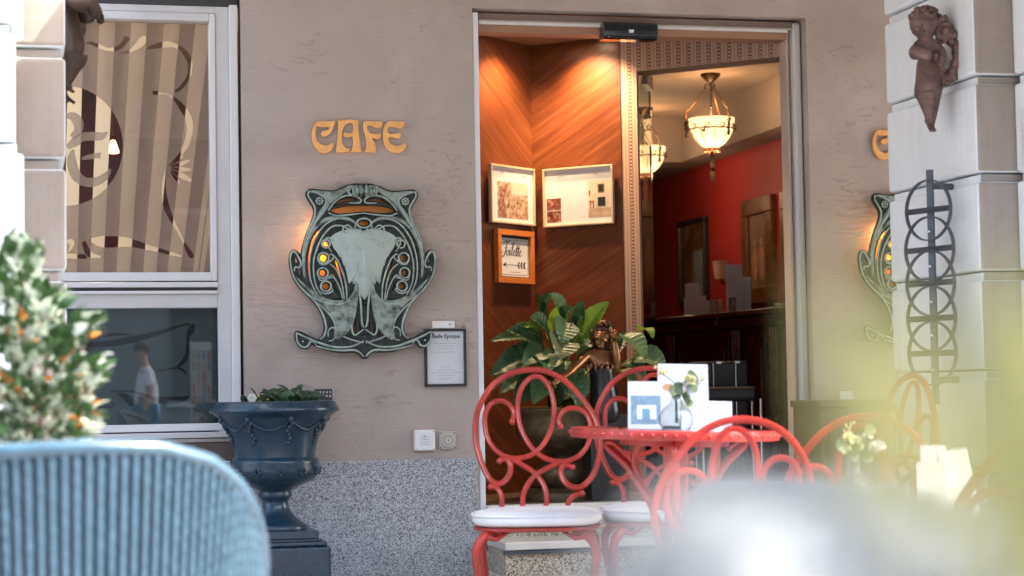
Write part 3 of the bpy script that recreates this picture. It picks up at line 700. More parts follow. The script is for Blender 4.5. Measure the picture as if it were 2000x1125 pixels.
# raised whiplash lines
lines = [([(608, 373), (622, 379), (634, 388), (636, 400), (626, 418), (612, 440), (601, 464), (593, 492), (590, 520)], 2.3),
         ([(603, 374), (601, 382), (608, 394), (615, 408), (612, 428), (602, 450), (594, 474), (589, 502)], 2.0),
         ([(690, 446), (692, 438), (684, 430), (664, 427), (642, 434), (626, 448), (612, 472), (605, 498), (603, 520), (605, 545), (612, 564), (622, 580)], 1.7),
         ([(693, 442), (688, 449), (676, 447), (666, 442), (648, 443), (632, 458), (620, 480), (612, 506), (611, 530), (615, 556), (626, 577)], 1.8),
         ([(688, 449), (678, 441), (670, 444), (668, 452), (675, 457), (677, 461)], 1.7),
         ([(568, 520), (566, 505), (569, 494), (575, 492), (582, 502), (587, 514), (584, 523), (576, 522), (574, 530)], 2.0),
         ([(566, 512), (571, 536), (584, 558), (604, 578), (630, 590), (656, 595), (676, 590), (689, 577), (694, 560), (692, 552), (687, 555)], 2.0),
         ([(606, 582), (628, 600), (648, 622), (656, 646), (654, 662)], 1.8), ([(594, 570), (616, 592), (630, 616), (636, 640), (632, 656), (624, 663)], 2.0),
         ([(693, 552), (699, 570), (703, 600), (705, 630), (709, 640)], 2.0), ([(696, 560), (692, 604), (686, 634), (687, 648), (692, 655), (700, 650), (709, 643)], 1.7),
         ([(578, 650), (592, 657), (608, 664), (626, 671), (650, 678), (680, 678), (698, 672), (709, 666)], 2.2),
         ([(578, 650), (580, 668), (590, 678), (600, 677), (605, 668), (612, 668), (616, 674)], 1.8),
         ([(616, 676), (640, 682), (665, 685), (690, 684), (702, 689), (709, 697)], 2.0), ([(660, 652), (680, 662), (709, 670)], 1.6),
         ([(640, 658), (641, 645), (651, 640), (655, 652), (650, 664), (641, 666)], 1.5),
         ([(676, 366), (690, 364), (696, 371), (692, 380), (683, 380), (679, 374), (685, 371)], 2.2), ([(640, 412), (652, 396), (670, 384), (690, 383), (703, 390), (700, 397), (680, 397)], 1.7),
         ([(640, 416), (655, 422), (685, 420), (709, 417)], 1.7), ([(646, 492), (640, 484), (634, 468), (642, 466), (650, 474), (662, 495), (670, 520)], 1.6),
         ([(620, 506), (624, 516), (634, 517), (644, 510), (650, 503), (644, 497), (640, 502)], 1.6), ([(642, 516), (655, 528), (665, 552), (671, 588)], 1.5), ([(640, 545), (650, 543), (660, 560), (669, 588)], 1.5),
         ([(645, 496), (655, 506), (666, 530), (674, 560), (675, 588)], 1.7), ([(620, 540), (624, 548), (636, 546), (646, 538), (654, 548)], 1.5),
         ([(624, 570), (632, 574), (642, 573), (648, 567), (644, 562)], 1.5), ([(660, 600), (657, 612), (662, 622), (670, 622), (675, 612), (674, 594)], 1.7),
         ([(660, 603), (659, 612), (663, 618), (669, 617), (672, 609), (671, 594)], 1.4), ([(692, 452), (697, 458), (696, 470)], 1.4), ([(700, 447), (704, 455), (703, 470)], 1.4)]
RIB = mat('rubbed verdigris rib', (.36, .43, .37), .42, var=.35, vs=40, metal=.1)
sc_m = 1 / 449.
for L, r in lines:
    for mm in (0, 1):
        P = []
        for p in smooth(L, False, 4):
            u, v = ew(p.x, p.y); u = -u if mm else u
            P.append((u, -(.0575 + bul(u, v)), v))
        m_ = len(P)
        part('whiplash_rib', MB().tube(P, [r * sc_m * (.55 + .45 * math.sin(PI * min(1, max(0, (i + .6) / m_)))) for i in range(m_)], 6), RIB, emb, 180)
for (x, y, r) in ((635, 477, 8), (630, 505, 10.5), (629, 534, 10), (635, 560, 10)):
    for mm in (0, 1):
        P = []
        for k in range(18):
            u, v = ew(x + r * math.cos(2 * PI * k / 18), y + r * math.sin(2 * PI * k / 18)); u = -u if mm else u
            P.append((u, -(.058 + bul(u, v)), v))
        part('ring', MB().tube(P, 1.7 * sc_m, 6, True), RIB, emb, 180)
P = [(*ew(709 + 14 * math.cos(2 * PI * k / 24), 437 + 9 * math.sin(2 * PI * k / 24)),) for k in range(24)]
part('ring', MB().tube([(u, -.075, v) for u, v in P], 1.8 * sc_m, 6, True), RIB, emb, 180)
for mm in (1, -1):                                       # flower in each ear, scrolls at the crown
    cx, cz = ew(623, 393); cx *= mm; mb = MB()
    for k in range(8): a = 2 * PI * k / 8; mb.ball((cx + .013 * math.cos(a), -.060, cz + .013 * math.sin(a)), .0052, 8)
    mb.ball((cx, -.061, cz), .006, 8); part('ear_flower', mb, RIB, emb, 180)
    mb = MB()
    for q, r in ((-6, 9), (-14, 7.5), (-21, 6)): u, v = ew(709 + q * mm, 374); mb.tube([(u, -.062, v - .022), (u + .003 * mm, -.074, v), (u, -.060, v + .022)], [r * .4 * sc_m, r * .55 * sc_m, r * .4 * sc_m], 8)
    part('crown_scroll', mb, PATINA, emb, 180)
    u, v = ew(591, 667); part('screw', MB().ball((u * mm, -.056, v), .004, 8), CHROME, emb, 180)
def lamp_light(name, loc, power, col=(1, .62, .28), rad=.03, typ='POINT'):
    d = bpy.data.lights.new(name, typ); d.energy = power; d.color = col; d.shadow_soft_size = rad
    o = bpy.data.objects.new(name, d); COL.objects.link(o); o.location = loc; return o
BULB = mat('warm bulb', (1, .7, .3), .5, var=0, emit=(1, .66, .3), es=5)
def emb_bulb(root, off):
    u, v = ew(636, 478); 
    o = part('bulb', MB().ball((u, -.019, v), .0085, 10), BULB, root, 180)
emb_bulb(emb, 0)
p1 = at(602, 440, Y=-.02); lamp_light('wall_lamp_light', (p1.x + .045, -.022, p1.z - .04), .20, (1, .55, .22), .02); lamp_light('wall_lamp_light', (p1.x + .075, -.0165, p1.z - .12), .9, (1, .62, .28), .004)
dX = at(1678, 512, Y=-.045).x - at(566.5, 512, Y=-.045).x
emb2 = copy_tree(emb, 'verdigris art nouveau wall lamp half hidden behind the right stone pier', (ECX + dX, 0, EZ))
lamp_light('wall_lamp_light', (p1.x + .045 + dX, -.022, p1.z - .04), .20, (1, .55, .22), .02); lamp_light('wall_lamp_light', (p1.x + .075 + dX, -.0165, p1.z - .12), .9, (1, .62, .28), .004)

# ================================================================== CAFE LETTERS
gl = lambda x, y, *c: (590 + x / 9.0909, 220 + y / 9.0909, *c)
LET = {'c': [gl(585, 158, 'c'), gl(560, 230), gl(520, 320), gl(470, 390), gl(410, 420), gl(360, 412), gl(340, 385), gl(358, 345), gl(380, 325), gl(430, 322), gl(470, 305), gl(490, 275), gl(478, 255), gl(440, 248), gl(370, 255), gl(300, 242), gl(262, 245), gl(245, 280), gl(232, 350), gl(240, 430), gl(270, 510), gl(320, 560), gl(390, 588), gl(450, 588), gl(500, 560), gl(525, 545), gl(548, 555), gl(550, 590), gl(530, 640), gl(490, 690), gl(430, 712), gl(360, 712), gl(300, 685), gl(240, 620), gl(200, 540), gl(180, 450), gl(180, 350), gl(200, 270), gl(230, 205), gl(270, 162), gl(330, 152), gl(420, 160), gl(500, 155)],
 'a': [gl(635, 135, 'c'), gl(660, 148), gl(720, 140), gl(820, 130), gl(920, 132), gl(975, 140), gl(995, 132, 'c'), gl(990, 180), gl(990, 260), gl(1000, 380), gl(1020, 520), gl(1040, 640), gl(1050, 690, 'c'), gl(1000, 692), gl(930, 688), gl(870, 692, 'c'), gl(895, 650), gl(910, 580), gl(912, 500), gl(905, 440), gl(880, 420), gl(850, 425), gl(800, 440), gl(755, 428), gl(738, 400), gl(740, 370), gl(762, 348), gl(800, 370), gl(860, 370), gl(895, 355), gl(912, 320), gl(915, 250), gl(900, 200), gl(870, 180), gl(830, 182), gl(775, 210), gl(730, 260), gl(710, 330), gl(700, 420), gl(702, 510), gl(720, 570), gl(760, 620), gl(810, 640), gl(838, 645), gl(830, 680), gl(780, 692), gl(700, 695), gl(650, 690), gl(610, 705, 'c'), gl(620, 640), gl(632, 520), gl(640, 400), gl(648, 260), gl(650, 190)],
 'f': [gl(1110, 160), gl(1160, 150), gl(1250, 160), gl(1340, 160), gl(1415, 152, 'c'), gl(1422, 200), gl(1410, 250), gl(1375, 272), gl(1310, 268), gl(1250, 245), gl(1190, 230), gl(1155, 240), gl(1148, 270), gl(1165, 320), gl(1200, 365), gl(1250, 385), gl(1320, 385), gl(1390, 370, 'c'), gl(1390, 410), gl(1365, 455), gl(1320, 468), gl(1270, 450), gl(1240, 445), gl(1245, 480), gl(1280, 540), gl(1302, 610), gl(1300, 690), gl(1285, 708, 'c'), gl(1200, 690), gl(1150, 695), gl(1110, 700, 'c'), gl(1140, 650), gl(1152, 580), gl(1145, 480), gl(1120, 380), gl(1092, 290), gl(1090, 210)],
 'e': [gl(1815, 158, 'c'), gl(1808, 215), gl(1785, 262), gl(1740, 280), gl(1680, 270), gl(1600, 250), gl(1545, 255), gl(1515, 280), gl(1508, 320), gl(1520, 360), gl(1560, 382), gl(1630, 380), gl(1735, 360, 'c'), gl(1748, 400), gl(1738, 445), gl(1700, 458), gl(1640, 445), gl(1570, 428), gl(1535, 432), gl(1528, 470), gl(1545, 520), gl(1590, 565), gl(1650, 588), gl(1720, 588), gl(1780, 565), gl(1815, 548), gl(1838, 570), gl(1832, 620), gl(1800, 670), gl(1740, 705), gl(1660, 708), gl(1580, 685), gl(1510, 630), gl(1470, 560), gl(1448, 460), gl(1448, 350), gl(1465, 250), gl(1510, 180), gl(1570, 155), gl(1650, 158), gl(1740, 160)]}
sx0 = at(700, 267, Y=-.015)
sign = thing('cafe_sign', 'copper CAFE letters fixed to the plaster above the left wall lamp', 'sign', (sx0.x, 0, sx0.z), group='copper cafe signs')
for k in 'cafe':
    lp = [at(p.x, p.y, Y=-.015) for p in smooth(LET[k], True, 4)]
    part('letter', filled([[(p.x - sx0.x, p.z - sx0.z) for p in lp]], .010, .0015, lambda u, v, q: (u, -.012 - q, v)), COPPER, sign, 30)
dX2 = at(1705, 280, Y=-.015).x - at(609.5, 268, Y=-.015).x
copy_tree(sign, 'copper letter sign cut off by the right stone pier, only its first letter showing', (sx0.x + dX2, 0, sx0.z))

# ================================================================== SMALL THINGS ON THE WALL
def on_wall(px0, py0, px1, py1, Y=0): a, b = at(px0, py0, Y=Y), at(px1, py1, Y=Y); return (a.x + b.x) / 2, (a.z + b.z) / 2, abs(b.x - a.x), abs(a.z - b.z)
def txt(name, body, size, x, z, y, m, parent, shear=0, off=0, spacing=1, sx=1, rz=0, align='CENTER'):
    me = text_mesh(body, size, .0003, shear, off, spacing, align)
    mt = Matrix.Translation((x, y, z)) @ Matrix.Rotation(rz, 4, 'Z') @ Matrix.Rotation(PI / 2, 4, 'X') @ Matrix.Diagonal((sx, 1, 1, 1))
    xform(me, mt); return part(name, me, m, parent, None)
def hframe(root, w_, h, t, d, m, y0=0, bev=.0015):
    """four mitred-looking frame bars; front at y0-d"""
    for nm, b in (('frame_bar', (-w_ / 2, w_ / 2, h / 2 - t, h / 2)), ('frame_bar', (-w_ / 2, w_ / 2, -h / 2, -h / 2 + t)), ('frame_bar', (-w_ / 2, -w_ / 2 + t, -h / 2 + t, h / 2 - t)), ('frame_bar', (w_ / 2 - t, w_ / 2, -h / 2 + t, h / 2 - t))):
        part(nm, bx(b[0], b[1], y0 - d, y0, b[2], b[3]), m, root, None, bevel=bev)
x, z, W_, H_ = on_wall(829, 642.5, 912, 754, -.018)
mf = thing('menu_frame', 'black framed menu sheet headed Belle Epoque beside the doorway', 'menu frame', (x, 0, z))
BLKFR = mat('black frame', (.02, .02, .022), .35, var=.1)
hframe(mf, W_, H_, .0105, .02, BLKFR)
part('paper', bx(-W_ / 2 + .009, W_ / 2 - .009, -.008, -.001, -H_ / 2 + .009, H_ / 2 - .009), PAPER, mf, None)
# heading in a decorative face: type thickened, with little spurs
txt('heading', 'Belle Epoque', .0245, .006, H_ * .37, -.0085, INK, mf, 0, .0004, .98, .95)
for i, (ww, zz_) in enumerate(((.09, .29), (.03, .19), (.1, .155), (.075, .125), (.06, .095), (.08, .06), (.04, -.10), (.085, -.135), (.13, -.165), (.07, -.195), (.06, -.23))):
    s = ' '.join(random.choice(['vitae', 'linea', 'carte', 'menu', 'vin', 'pain', 'the', 'cafe']) for _ in range(max(1, int(ww * 45))))
    part('print_line', bx(-ww / 2, ww / 2, -.0086, -.008, zz_ * H_ * 1.6 - .0012, zz_ * H_ * 1.6 + .0012), GREYINK, mf, None)
part('pane', bx(-W_ / 2 + .010, W_ / 2 - .010, -.0125, -.0115, -H_ / 2 + .010, H_ / 2 - .010), m_glass('picture glass', (1, 1, 1), 1.0, .02), mf, None)
x, z, W_, H_ = on_wall(845, 627, 888, 641, -.02)
dv = thing('motion_sensor', 'small white plastic box on the wall above the menu frame', 'sensor', (x, 0, z))
part('housing', bx(-W_ / 2, W_ / 2, -.024, 0, -H_ / 2, H_ / 2), WHITEPL, dv, None, bevel=.003)
for k in range(4): part('vent_hole', bx(W_ * .22 + .006 * (k % 2), W_ * .22 + .006 * (k % 2) + .003, -.0246, -.0236, -.003 + .005 * (k // 2), .000 + .005 * (k // 2)), INK, dv, None)
x, z, W_, H_ = on_wall(904.5, 636.5, 907.5, 639.5)
tag(link('wall_plug', MB().ball((0, 0, 0), .004, 8).mesh('p'), INK), 'tiny dark screw plug in the plaster right of the white sensor', 'plug').location = (x, -.001, z)
# keypad lock box
x, z, W_, H_ = on_wall(611, 757, 651, 781, -.03)
kp = thing('key_safe', 'grey push-button key box on the wall behind the urn rim', 'key box', (x, 0, z - .02))
GUN = mat('gunmetal', (.055, .052, .05), .4, metal=.5, var=.1); ALU = mat('satin aluminium', (.36, .35, .33), .35, metal=.7, var=.05)
prof = [(-W_ / 2, -.06), (W_ / 2, -.06), (W_ / 2, .034), (W_ / 2 - .008, .044), (.012, .050), (-.012, .050), (-W_ / 2 + .008, .044), (-W_ / 2, .034)]
part('case', filled([prof], .034, .002, lambda u, v, q: (u, -.019 - q, v), 1), ALU, kp, 40)
part('face', bx(-W_ / 2 + .005, W_ / 2 - .005, -.042, -.037, -.055, .040), GUN, kp, None, bevel=.002)
for r_ in range(2):
    for k in range(5):
        xx = -.0275 + k * .0138; zz_ = .0255 - r_ * .0165
        b = part('button', bx(xx - .0052, xx + .0052, -.0445, -.041, zz_ - .0070, zz_ + .0070), GUN, kp, None, bevel=.001)
        txt('digit', '1234567890'[r_ * 5 + k], .013, xx, zz_, -.0449, WHITEPL, b, 0, .0003)
# white keypad and round switch
x, z, W_, H_ = on_wall(808.5, 840, 849, 880, -.02)
ki = thing('wall_keypad', 'square white keypad box low on the wall beside the doorway', 'keypad', (x, 0, z))
part('housing', bx(-W_ / 2, W_ / 2, -.034, 0, -H_ / 2, H_ / 2), WHITEPL, ki, None, bevel=.007)
for sx_ in (-1, 1):
    for sz_ in (-1, 1): part('screw', MB().tube([(sx_ * W_ * .41, -.0335, sz_ * H_ * .41), (sx_ * W_ * .41, -.0352, sz_ * H_ * .41)], .0028, 10), ALU, ki, None)
for r_ in range(4):
    for k in range(4): part('key', bx(-.017 + k * .0105, -.017 + k * .0105 + .0032, -.0348, -.0338, .012 - r_ * .0105, .0155 - r_ * .0105), GUN, ki, None)
tl_ = mat('teal print', (.05, .22, .22), .6, var=0)
for zz_, ww in ((.021, .011), (.0165, .007), (.010, .007), (.0035, .009)): part('display_mark', bx(-ww / 2, ww / 2, -.0347, -.0337, zz_, zz_ + .0018), tl_, ki, None)
x, z, W_, H_ = on_wall(857, 843, 891, 877, -.01)
ks = thing('key_switch', 'round metal key switch on a square plate by the doorway', 'switch', (x, 0, z))
part('plate', bx(-W_ / 2, W_ / 2, -.014, 0, -H_ / 2, H_ / 2), GREYPL, ks, None, bevel=.003)
def disc(r, y0, y1, n=28): return MB().tube([(0, y0, 0), (0, y1, 0)], r, n)
part('ring', disc(.030, -.012, -.024), GREYPL, ks, 35, bevel=.002); part('groove', disc(.0185, -.0235, -.0246), GUN, ks, 35); part('cylinder', disc(.0165, -.024, -.027), mat('switch face', (.5, .47, .43), .35, metal=.4), ks, 35, bevel=.001)
part('keyhole', bx(-.0018, .0018, -.0275, -.0268, -.004, .005), INK, ks, None)
for sx_ in (-1, 1):
    for sz_ in (-1, 1): part('screw', MB().tube([(sx_ * W_ * .41, -.0135, sz_ * H_ * .41), (sx_ * W_ * .41, -.0158, sz_ * H_ * .41)], .003, 10), GUN, ks, None)
# door sensor with crown mark
a, b = at(1180, 43, Y=-.015), at(1286, 76, Y=-.015)
sxc, szc, W_, H_ = (a.x + b.x) / 2, (a.z + b.z) / 2 + .0, b.x - a.x, .075
dsn = thing('door_sensor', 'black automatic door sensor with a small white crown on the door header', 'sensor', (sxc, 0, szc))
pf = [(.07, -.037), (.008, -.037), (-.004, -.030), (-.011, -.016), (-.013, .012), (-.008, .030), (.0, .037), (.07, .037)]
mb = MB(); n_ = len(pf); mb.add([(-W_ / 2, p[0], p[1]) for p in pf] + [(W_ / 2, p[0], p[1]) for p in pf], [tuple(range(n_)), tuple(range(2 * n_ - 1, n_ - 1, -1))] + [(i, (i + 1) % n_, n_ + (i + 1) % n_, n_ + i) for i in range(n_)])
part('housing', mb, mat('glossy black plastic', (.006, .008, .011), .16, var=.1, coat=.4), dsn, 30, bevel=.002)
part('lens_strip', bx(-W_ / 2 + .012, W_ / 2 - .01, -.0118, -.006, -.0335, -.0275), BLACKPL, dsn, None, bevel=.001)
cr = [(-.011, -.006), (.011, -.006), (.012, .007), (.0065, .001), (.0035, .006), (0, .002), (-.0035, .006), (-.0065, .001), (-.012, .007)]
part('crown_mark', filled([cr], .0006, 0, lambda u, v, q: (u + .001, -.0133 - q, v)), WHITEPL, dsn, None)
part('crown_band', bx(-.010, .012, -.0138, -.013, -.0105, -.0082), WHITEPL, dsn, None)
part('status_light', bx(-W_ / 2 + .018, -W_ / 2 + .025, -.0126, -.0115, -.031, -.029), mat('status led', (.7, .8, .9), .4, var=0), dsn, None)
# ================================================================== URN PLANTER BY THE WINDOW
uc = at(536, 800, Y=-.31); us = FPX / (uc - CAM).dot(AF)
urn = thing('urn_planter', 'dark blue cast urn planter on a square pedestal below the window', 'planter', (uc.x, uc.y, 0))
uz = lambda py: at(536, py, Y=-.31).z
prof = [(118, 806), (126, 800), (126, 797), (121, 789), (116, 784), (108, 783), (104, 790)]
pr = [(60, 800), (103, 795), (107, 785), (112, 783.5), (118, 785), (121, 789), (124, 795), (127, 800), (126, 804), (119, 807), (116, 810), (112, 812), (106, 818), (99, 828), (92, 840), (86, 853), (82, 868), (79, 884), (78, 892), (82, 895), (86, 898), (87, 903), (86, 909), (87, 914), (86, 922), (82, 930), (75, 938), (62, 944), (48, 950), (36, 955), (30, 958), (32, 962), (33, 968), (30, 973), (26, 976), (25, 982), (27, 992), (33, 1003), (43, 1013), (54, 1021), (60, 1026), (62, 1031), (61, 1034)]
body = MB().lathe([(r / us, uz(y)) for r, y in pr], 64)
part('bowl', body, URN, urn, 60)
part('soil', MB().lathe([(.0, uz(795)), (104 / us, uz(793)), (104 / us, uz(797)), (0, uz(800))], 24), mat('potting soil', (.02, .014, .01), .9, bump=.5, bs=60), urn, 30)
pw = 74 / us
part('plinth', bx(-pw, pw, -pw, pw, uz(1050), uz(1034)), URN, urn, None, bevel=.004)
part('plinth', bx(-pw - .03, pw + .03, -pw - .03, pw + .03, uz(1064), uz(1054)), URN, urn, None, bevel=.008)
part('plinth', bx(-pw - .012, pw + .012, -pw - .012, pw + .012, uz(1054) - .0, uz(1050)), URN, urn, None, bevel=.002)
part('pedestal', bx(-pw - .042, pw + .042, -pw - .042, pw + .042, .0, uz(1064)), URN, urn, None, bevel=.01)
rad = lambda y: next((a[0] + (b[0] - a[0]) * (y - a[1]) / (b[1] - a[1]) for a, b in zip(pr[7:], pr[8:]) if a[1] <= y <= b[1]), 80) / us
def ur(a, y, o=.0): r = rad(y) + o; return (r * math.cos(a), r * math.sin(a), uz(y))
for k in range(8):                                        # swags and leaves in relief
    a0 = 2 * PI * k / 8 + .2
    P = [ur(a0 + .72 * t / 10, 822 + 17 * math.sin(PI * t / 10), .003) for t in range(11)]
    part('relief_swag', MB().tube(P, [.003 + .0035 * math.sin(PI * t / 10) for t in range(11)], 6), URN, urn, 180)
    mb = MB()
    for j in range(7): mb.ball(ur(a0 - .03 + .035 * (j % 2) * (1 if j % 3 else -1), 818 + j * 7.5, .003), .012 - j * .0008, 6, (1, 1, 1.5))
    part('relief_leaf', mb, URN, urn, 180)
for k in range(12):
    a = 2 * PI * k / 12; mb = MB()
    for j in range(5): q = 2 * PI * j / 5 + .3; mb.ball(ur(a + .028 * math.cos(q) * 2.2, 920 + 5.5 * math.sin(q) * 1.0, .002), .008, 6)
    part('relief_star', mb, URN, urn, 180)
mb = MB()
for k in range(44): mb.ball(ur(2 * PI * k / 44, 797, .001), .006, 6, (1, 1, .8))
part('rim_beading', mb, URN, urn, 180)
# ---- leaves
def leaf_mesh(p0, p1, p2, wd, hint=(0, 0, 1), fold=.25, veins=0, nu=6, nv=10, name='leaf', pet=.0, tipcurl=0):
    p0, p1, p2, hint = Vector(p0), Vector(p1), Vector(p2), Vector(hint); mb = MB(); vs = []
    for j in range(nv + 1):
        s = j / nv
        p = p0 * (1 - s) ** 2 + p1 * (2 * s * (1 - s)) + p2 * s * s
        t = ((p1 - p0) * (1 - s) + (p2 - p1) * s).normalized()
        sd = t.cross(hint); sd = sd.normalized() if sd.length > 1e-4 else Vector((1, 0, 0)); nr = sd.cross(t).normalized()
        q = max(0, (s - pet) / (1 - pet)); wq = wd * .5 * (math.sin(PI * q ** .72) ** .85 if 0 < q < 1 else 0) + .0008
        for i in range(nu + 1):
            u = -1 + 2 * i / nu
            dz = abs(u) * fold * wq * 2 + (math.sin(s * veins * 2 * PI - abs(u) * 3.2) * .0032 * min(1, abs(u) * 3) if veins else 0) + math.sin(s * 9 + u * 2) * wq * .06
            vs.append(p + sd * (u * wq) + nr * dz)
    fs = [(j * (nu + 1) + i, j * (nu + 1) + i + 1, (j + 1) * (nu + 1) + i + 1, (j + 1) * (nu + 1) + i) for j in range(nv) for i in range(nu)]
    mb.add(vs, fs); return mb.mesh(name, False)
LEAFDK = m_leaf('dark green leaf', [(.012, .030, .012), (.022, .055, .018), (.035, .08, .025)], .38, .2)
LILY = m_leaf('glossy lily leaf', [(.03, .075, .032), (.06, .13, .055), (.11, .20, .085), (.15, .25, .09)], .42, .25)
LIME = m_leaf('young lime leaf', [(.10, .22, .02), (.17, .30, .03)], .35, .45)
PETAL = m_leaf('white petal', [(.75, .75, .72), (.82, .82, .8)], .5, .35); YELP = m_leaf('yellow petal', [(.6, .42, .06), (.7, .52, .12)], .5, .3)
pt = thing('urn_flowers', 'low dark green bedding plants with one white bloom in the blue urn', 'plant', (uc.x, uc.y, uz(795)))
random.seed(11)
def upl(px, py, dy=0): p = at(px, py, Y=uc.y + dy); return p - Vector((uc.x, uc.y, uz(795)))
for (bx_, by, tx, ty, wd, dy) in ((575, 786, 540, 752, .02, -.03), (580, 786, 593, 754, .045, -.02), (560, 788, 548, 762, .035, .02), (585, 788, 612, 772, .04, -.05), (560, 790, 520, 766, .045, -.05), (550, 790, 506, 768, .03, .0), (600, 790, 628, 778, .05, -.02), (540, 790, 560, 764, .05, .05), (570, 788, 586, 764, .05, .06), (520, 792, 498, 784, .04, -.08), (612, 790, 640, 780, .04, .05), (530, 790, 540, 772, .05, -.1), (590, 790, 575, 770, .05, -.1), (505, 792, 487, 758, .012, .0), (480, 792, 470, 782, .03, -.03), (600, 790, 602, 768, .04, -.08), (555, 790, 575, 775, .05, -.14), (515, 790, 515, 765, .05, .1)):
    a, b = upl(bx_, by, dy), upl(tx, ty, dy - .03)
    part('leaf', leaf_mesh(a, (a + b) / 2 + Vector((0, 0, .03)), b, wd, (.2, -.6, .6), .3), LEAFDK, pt, 180)
fc = upl(492, 777, -.16)
for k in range(6):
    a = 2 * PI * k / 6; t = Vector((math.cos(a) * .019, -.004, math.sin(a) * .019))
    part('petal', leaf_mesh(fc, fc + t * .6 + Vector((0, -.006, 0)), fc + t, .021, (0, -1, 0), .1, 0, 4, 5), PETAL, pt, 180)
part('flower_eye', MB().ball(fc + Vector((0, -.006, 0)), .0035, 6), YELP, pt, 180)
for px, py in ((505, 773), (558, 770), (523, 780), (563, 766)): part('bud', MB().ball(upl(px, py, -.12), .006, 6), YELP, pt, 180)

# ================================================================== VESTIBULE THINGS
def on_line(px, py, P, ang, off=0):
    q = meet(px, P, ang); d = ray(px, py); t = (q.x - CAM.x) / d.x; return CAM + d * t
TPc = lambda v: (v.x, v.y)
def wall_frame(name, label, cat, tl, br, P, ang_, u, m, t, dep, ry=0):
    a = on_line(*tl, P, ang_); b = on_line(*br, P, ang_); nrm = Vector((u.y, -u.x))
    c = (a + b) / 2; w_ = (Vector((b.x, b.y)) - Vector((a.x, a.y))).length; h = a.z - b.z
    root = thing(name, label, cat, (c.x + nrm.x * .002, c.y + nrm.y * .002, c.z), math.atan2(u.y, u.x))
    hframe(root, w_, h, t, dep, m, 0, .002); return root, w_, h
SILV = mat('champagne frame', (.62, .50, .36), .3, metal=.4, var=.08); ORFR = mat('orange wood frame', (.55, .17, .035), .45, var=.12, vs=12)
PHOTO_A = None
def m_photo(name, stops, sc):
    m, t, b = newmat(name); v = coords(t); n = noise(t, sc, 5, .7, v, .5)
    t.links.new(ramp(t, n, stops), b.inputs['Base Color']); b.inputs['Roughness'].default_value = .5; return m
PH1 = m_photo('cafe interior print', [(.3, (.05, .03, .03)), (.42, (.28, .13, .07)), (.52, (.50, .32, .2)), (.62, (.66, .52, .38)), (.75, (.3, .2, .22))], 42)
PH2 = m_photo('red room print', [(.3, (.04, .01, .01)), (.48, (.22, .05, .03)), (.6, (.5, .26, .16)), (.72, (.66, .46, .34))], 60)
PGLASS = m_glass('picture glazing', (1, 1, 1), 1.0, .03)
c0 = TPc(C1)
fa, w_, h_ = wall_frame('framed_photo', 'small champagne framed cafe photograph above the toilet sign', 'picture', (955, 319), (1037.5, 443), c0, 50, uL, SILV, .011, .02)
part('mount', bx(-w_ / 2 + .009, w_ / 2 - .009, -.008, -.002, -h_ / 2 + .009, h_ / 2 - .009), PAPER, fa, None)
part('photograph', bx(-w_ * .33, w_ * .36, -.0088, -.0081, -h_ * .40, h_ * .22), PH1, fa, None)
x0 = -w_ * .33
part('photo_wall', bx(x0 + w_ * .3, w_ * .355, -.0094, -.0089, h_ * .02, h_ * .215), mat('photo cream', (.62, .5, .38), .5, var=.1, vs=20), fa, None)
part('photo_staircase', filled([[(x0 + .005, -h_ * .39), (x0 + .07, -h_ * .39), (x0 + .05, -h_ * .1), (x0 + .085, h_ * .16), (x0 + .075, h_ * .2), (x0 + .02, h_ * .05)]], .0004, 0, lambda u, v, q: (u, -.0097 - q, v)), PH2, fa, None)
txt('caption', 'CAFE', .014, -w_ * .22, h_ * .37, -.0085, GREYINK, fa); txt('caption', 'BAR', .014, w_ * .27, h_ * .35, -.0085, GREYINK, fa)
part('pane', bx(-w_ / 2 + .011, w_ / 2 - .011, -.0135, -.0125, -h_ / 2 + .011, h_ / 2 - .011), PGLASS, fa, None)
fb, w_, h_ = wall_frame('framed_photo', 'wide champagne framed sheet with a fireplace photograph on the veneer wall', 'picture', (1062, 331.5), (1203.5, 437), c0, 133, uR, SILV, .010, .022)
part('mount', bx(-w_ / 2 + .008, w_ / 2 - .008, -.008, -.002, -h_ / 2 + .008, h_ / 2 - .008), PAPER, fb, None)
def q_(nm, u0, u1, v0, v1, m, lay=1): return part(nm, bx(u0 * w_, u1 * w_, -.0080 - .0005 * lay, -.0076 - .0005 * lay, v0 * h_, v1 * h_), m, fb, None)
q_('photograph', -.46, -.255, -.21, -.01, PH2); q_('photograph', -.46, -.255, -.42, -.225, PH2)
q_('photograph', .135, .475, -.37, .25, mat('photo plaster', (.66, .55, .42), .5, var=.08, vs=14))
q_('photo_floor', .137, .473, -.367, -.22, mat('photo carpet', (.5, .35, .24), .5, var=.3, vs=50), 2)
mb_ = mat('photo marble', (.6, .5, .42), .5, var=.15, vs=60); dk_ = mat('photo dark', (.02, .018, .018), .5, var=.1)
q_('photo_mantel', .235, .415, -.035, .0, mb_, 3); q_('photo_mantel', .24, .27, -.21, -.036, mb_, 3); q_('photo_mantel', .38, .41, -.21, -.036, mb_, 3); q_('photo_hearth', .272, .378, -.19, -.04, dk_, 3)
q_('photo_painting', .27, .37, .04, .19, mat('photo gilt', (.35, .2, .1), .5), 3); q_('photo_painting', .285, .355, .055, .175, dk_, 4)
q_('photo_table', .15, .22, -.12, -.09, PH2, 3); q_('photo_table', .16, .175, -.22, -.12, PH2, 3); q_('photo_table', .2, .215, -.22, -.12, PH2, 3); q_('photo_painting', .145, .165, .0, .08, PH2, 3)
txt('caption', 'CAFE', .014, -w_ * .26, h_ * .35, -.0085, GREYINK, fb); txt('caption', 'BAR', .014, w_ * .25, h_ * .36, -.0085, GREYINK, fb)
